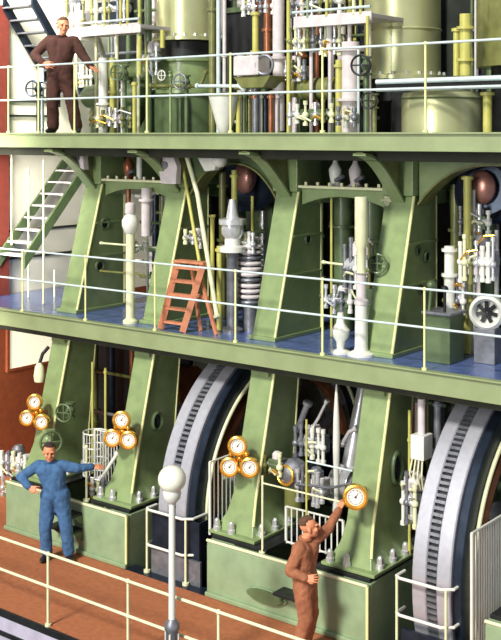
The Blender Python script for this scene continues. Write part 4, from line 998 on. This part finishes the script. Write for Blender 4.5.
# 2 man in brown reaching for the gauge
f2 = at(305, 650, 11.42); f2.z = 0
J = dict(head=(.05, .0, 1.585), neck=(.0, .02, 1.44), chest=(-.03, .03, 1.24), pelvis=(-.02, .02, .94),
         shr=(.11, .10, 1.38), elr=(.3, .2, 1.50), wrr=(.46, .42, 1.68), shl=(-.08, -.13, 1.36), ell=(-.2, -.16, 1.1), wrl=(-.0, -.24, 1.04),
         hipr=(.04, .1, .86), knr=(.08, .1, .48), anr=(.0, .12, .1), toer=(.2, .16, 0), hipl=(-.03, -.07, .86), knl=(.0, -.08, .47), anl=(-.09, -.06, .1), toel=(.1, -.04, 0))
person('man in brown overalls seen from the side, reaching up to a brass gauge', f2, RZ, J, 'brownsuit', 'hair', (1, .05, .12),
       dict(r=((.5, .75, .75), (-.3, -.2, .8), .35, -1), l=((1, -.25, .1), (0, -1, .3), .4, 1)), 1.0, collar=(.95, -.3, 0), bald=.3)
# 3 man in dark overalls at the top gallery
f3 = at(61, 132, 12.98); f3.z = 6.49
J = dict(head=(.03, -.02, 1.61), neck=(.01, 0, 1.46), chest=(.0, 0, 1.26), pelvis=(-.02, .01, .95),
         shr=(-.18, 0, 1.40), elr=(-.42, .06, 1.18), wrr=(-.24, -.14, 1.04), shl=(.19, 0, 1.39), ell=(.36, -.06, 1.13), wrl=(.48, -.24, .99),
         hipr=(-.11, .01, .88), knr=(-.13, -.03, .48), anr=(-.13, .02, .1), toer=(-.2, -.2, 0), hipl=(.08, .01, .88), knl=(.16, -.03, .48), anl=(.22, .02, .1), toel=(.3, -.2, 0))
person('man in dark brown overalls behind the top gallery rail, hand on hip', f3, RZ, J, 'darksuit', 'hair', (.35, -1, -.05),
       dict(r=((.9, -.2, -.1), (0, -1, .3), .35, 1), l=((.5, -.4, -.25), (.2, -.1, 1), .5, 1)), 1.13)

# ------------------------------------------------------------------ put Empties at their bases
for t, loc in _fix:
    t.location = loc
    for ch in t.children: ch.matrix_parent_inverse = Matrix.Translation(-loc)

# ------------------------------------------------------------------ groups of alike things
lv = lambda o: 0 if o.location.z < 3.2 else 1 if o.location.z < 6.3 else 2
PL = ('on the lower level', 'on the blue gallery', 'on the top gallery')
names = dict(engine_column='green engine columns', engine_bed='green engine beds', flywheel='slotted steel flywheels', crankshaft='crankshafts', wheel_guard='bent pipe guards round the wheels', bar_guard='white barred guards', guard_rail='gallery railings',
    gauge_cluster='brass gauges', upright_pipe='upright pipes', hand_valve='hand valves', valve_gear='valve gear assemblies', bell_casing='bell shaped casings', frame_arch='arches between the columns', entablature='cross frames', step_bracket='bed foot steps',
    hanging_bracket='pale bracket plates', pipe_rack='racks of assorted pipes', staircase='stair flights', lubricating_pump='pumps on the cross frames', horizontal_tank='horizontal tanks', service_platform='service platforms', crosshead_guide='crosshead guides',
    condenser='dark condenser casings', cross_pipe='thin level pipes', bent_pipe='bent level pipes', slanting_pipe='slanting pair of pipes', stair_post='thin posts by the stairs', linkage_rod='linkage rods', push_rod='thin yellow rods', pipe_fittings='pipe fittings',
    connecting_rod='connecting rods', crank_linkage='white crank linkages', strut='struts beside the flywheel', linkage='linkages beside the flywheel', engine_cylinder='tall engine cylinders', receiver_drum='receiver drums', kick_plate='kick plates')
pos = {t: loc for t, loc in _fix}
for o in C.objects:
    if o.parent is None and 'label' in o and 'group' not in o:
        b = o.name.split('.')[0]
        if b in names: o['group'] = names[b] + ((' ' + PL[lv(o)]) if b in ('engine_column', 'upright_pipe', 'hand_valve', 'valve_gear', 'pipe_fittings', 'pipe_rack') else '')

# ------------------------------------------------------------------ light
def sun(name, d, e, ang, col=(1, 1, 1)):
    l = bpy.data.lights.new(name, 'SUN'); l.energy = e; l.angle = math.radians(ang); l.color = col
    o = bpy.data.objects.new(name, l); C.objects.link(o); o.rotation_euler = Vector(d).to_track_quat('-Z', 'Y').to_euler(); o.location = (-8, 4, 14); return o
sun('hall_skylight_sun', (-.04, 1, -.86), 3.9, 8, (1, .97, .88))
def spot(name, a, b, e, cone, r=.9):
    l = bpy.data.lights.new(name, 'SPOT'); l.energy = e; l.spot_size = math.radians(cone); l.spot_blend = .7; l.shadow_soft_size = r; l.color = (1, .96, .88)
    o = bpy.data.objects.new(name, l); C.objects.link(o); o.location = a; o.rotation_euler = (Vector(b) - Vector(a)).to_track_quat('-Z', 'Y').to_euler()
spot('added_wall_fill_middle', (-14.6, 10.4, 6.1), (-16.9, 14.9, 4.8), 2600, 55)  # unseen spot added to brighten the cream wall by the middle stairs
spot('added_wall_fill_lower', (-15.6, 10.6, 2.9), (-16.9, 13.9, 1.6), 1000, 80)  # unseen spot added to lift the red brown wall
spot('added_wall_fill_upper', (-14.2, 10.4, 10.5), (-16.9, 15.2, 7.6), 4200, 55)  # unseen spot added to brighten the upper cream wall
l = bpy.data.lights.new('added_highlight_fill', 'AREA'); l.shape = 'RECTANGLE'; l.size = 2.6; l.size_y = 9; l.energy = 2400; l.color = (1, .98, .9)  # area light added behind the camera for highlights on the cylinders
o = bpy.data.objects.new('added_highlight_fill', l); C.objects.link(o); o.location = (-8.8, -7, 8); o.rotation_euler = (PI / 2, 0, 0)
wd = bpy.data.worlds.new('hall'); bpy.context.scene.world = wd; wd.use_nodes = True
wd.node_tree.nodes['Background'].inputs[0].default_value = (.86, .92, 1, 1); wd.node_tree.nodes['Background'].inputs[1].default_value = .42

# ------------------------------------------------------------------ camera
cd = bpy.data.cameras.new('camera'); cam = bpy.data.objects.new('camera', cd); C.objects.link(cam)
cam.location = (0, 0, HC); cam.rotation_euler = (PI / 2, 0, TH)
cd.sensor_fit = 'HORIZONTAL'; cd.sensor_width = 36; cd.lens = FPX / 501 * 36; cd.shift_y = -185 / 501; cd.shift_x = (250.5 - 250) / 501 * 0
cd.clip_end = 200
sc = bpy.context.scene; sc.camera = cam
sc.view_settings.view_transform = 'Standard'; sc.view_settings.look = 'None'; sc.view_settings.gamma = 1; sc.view_settings.exposure = -.18
sc.view_settings.use_curve_mapping = False
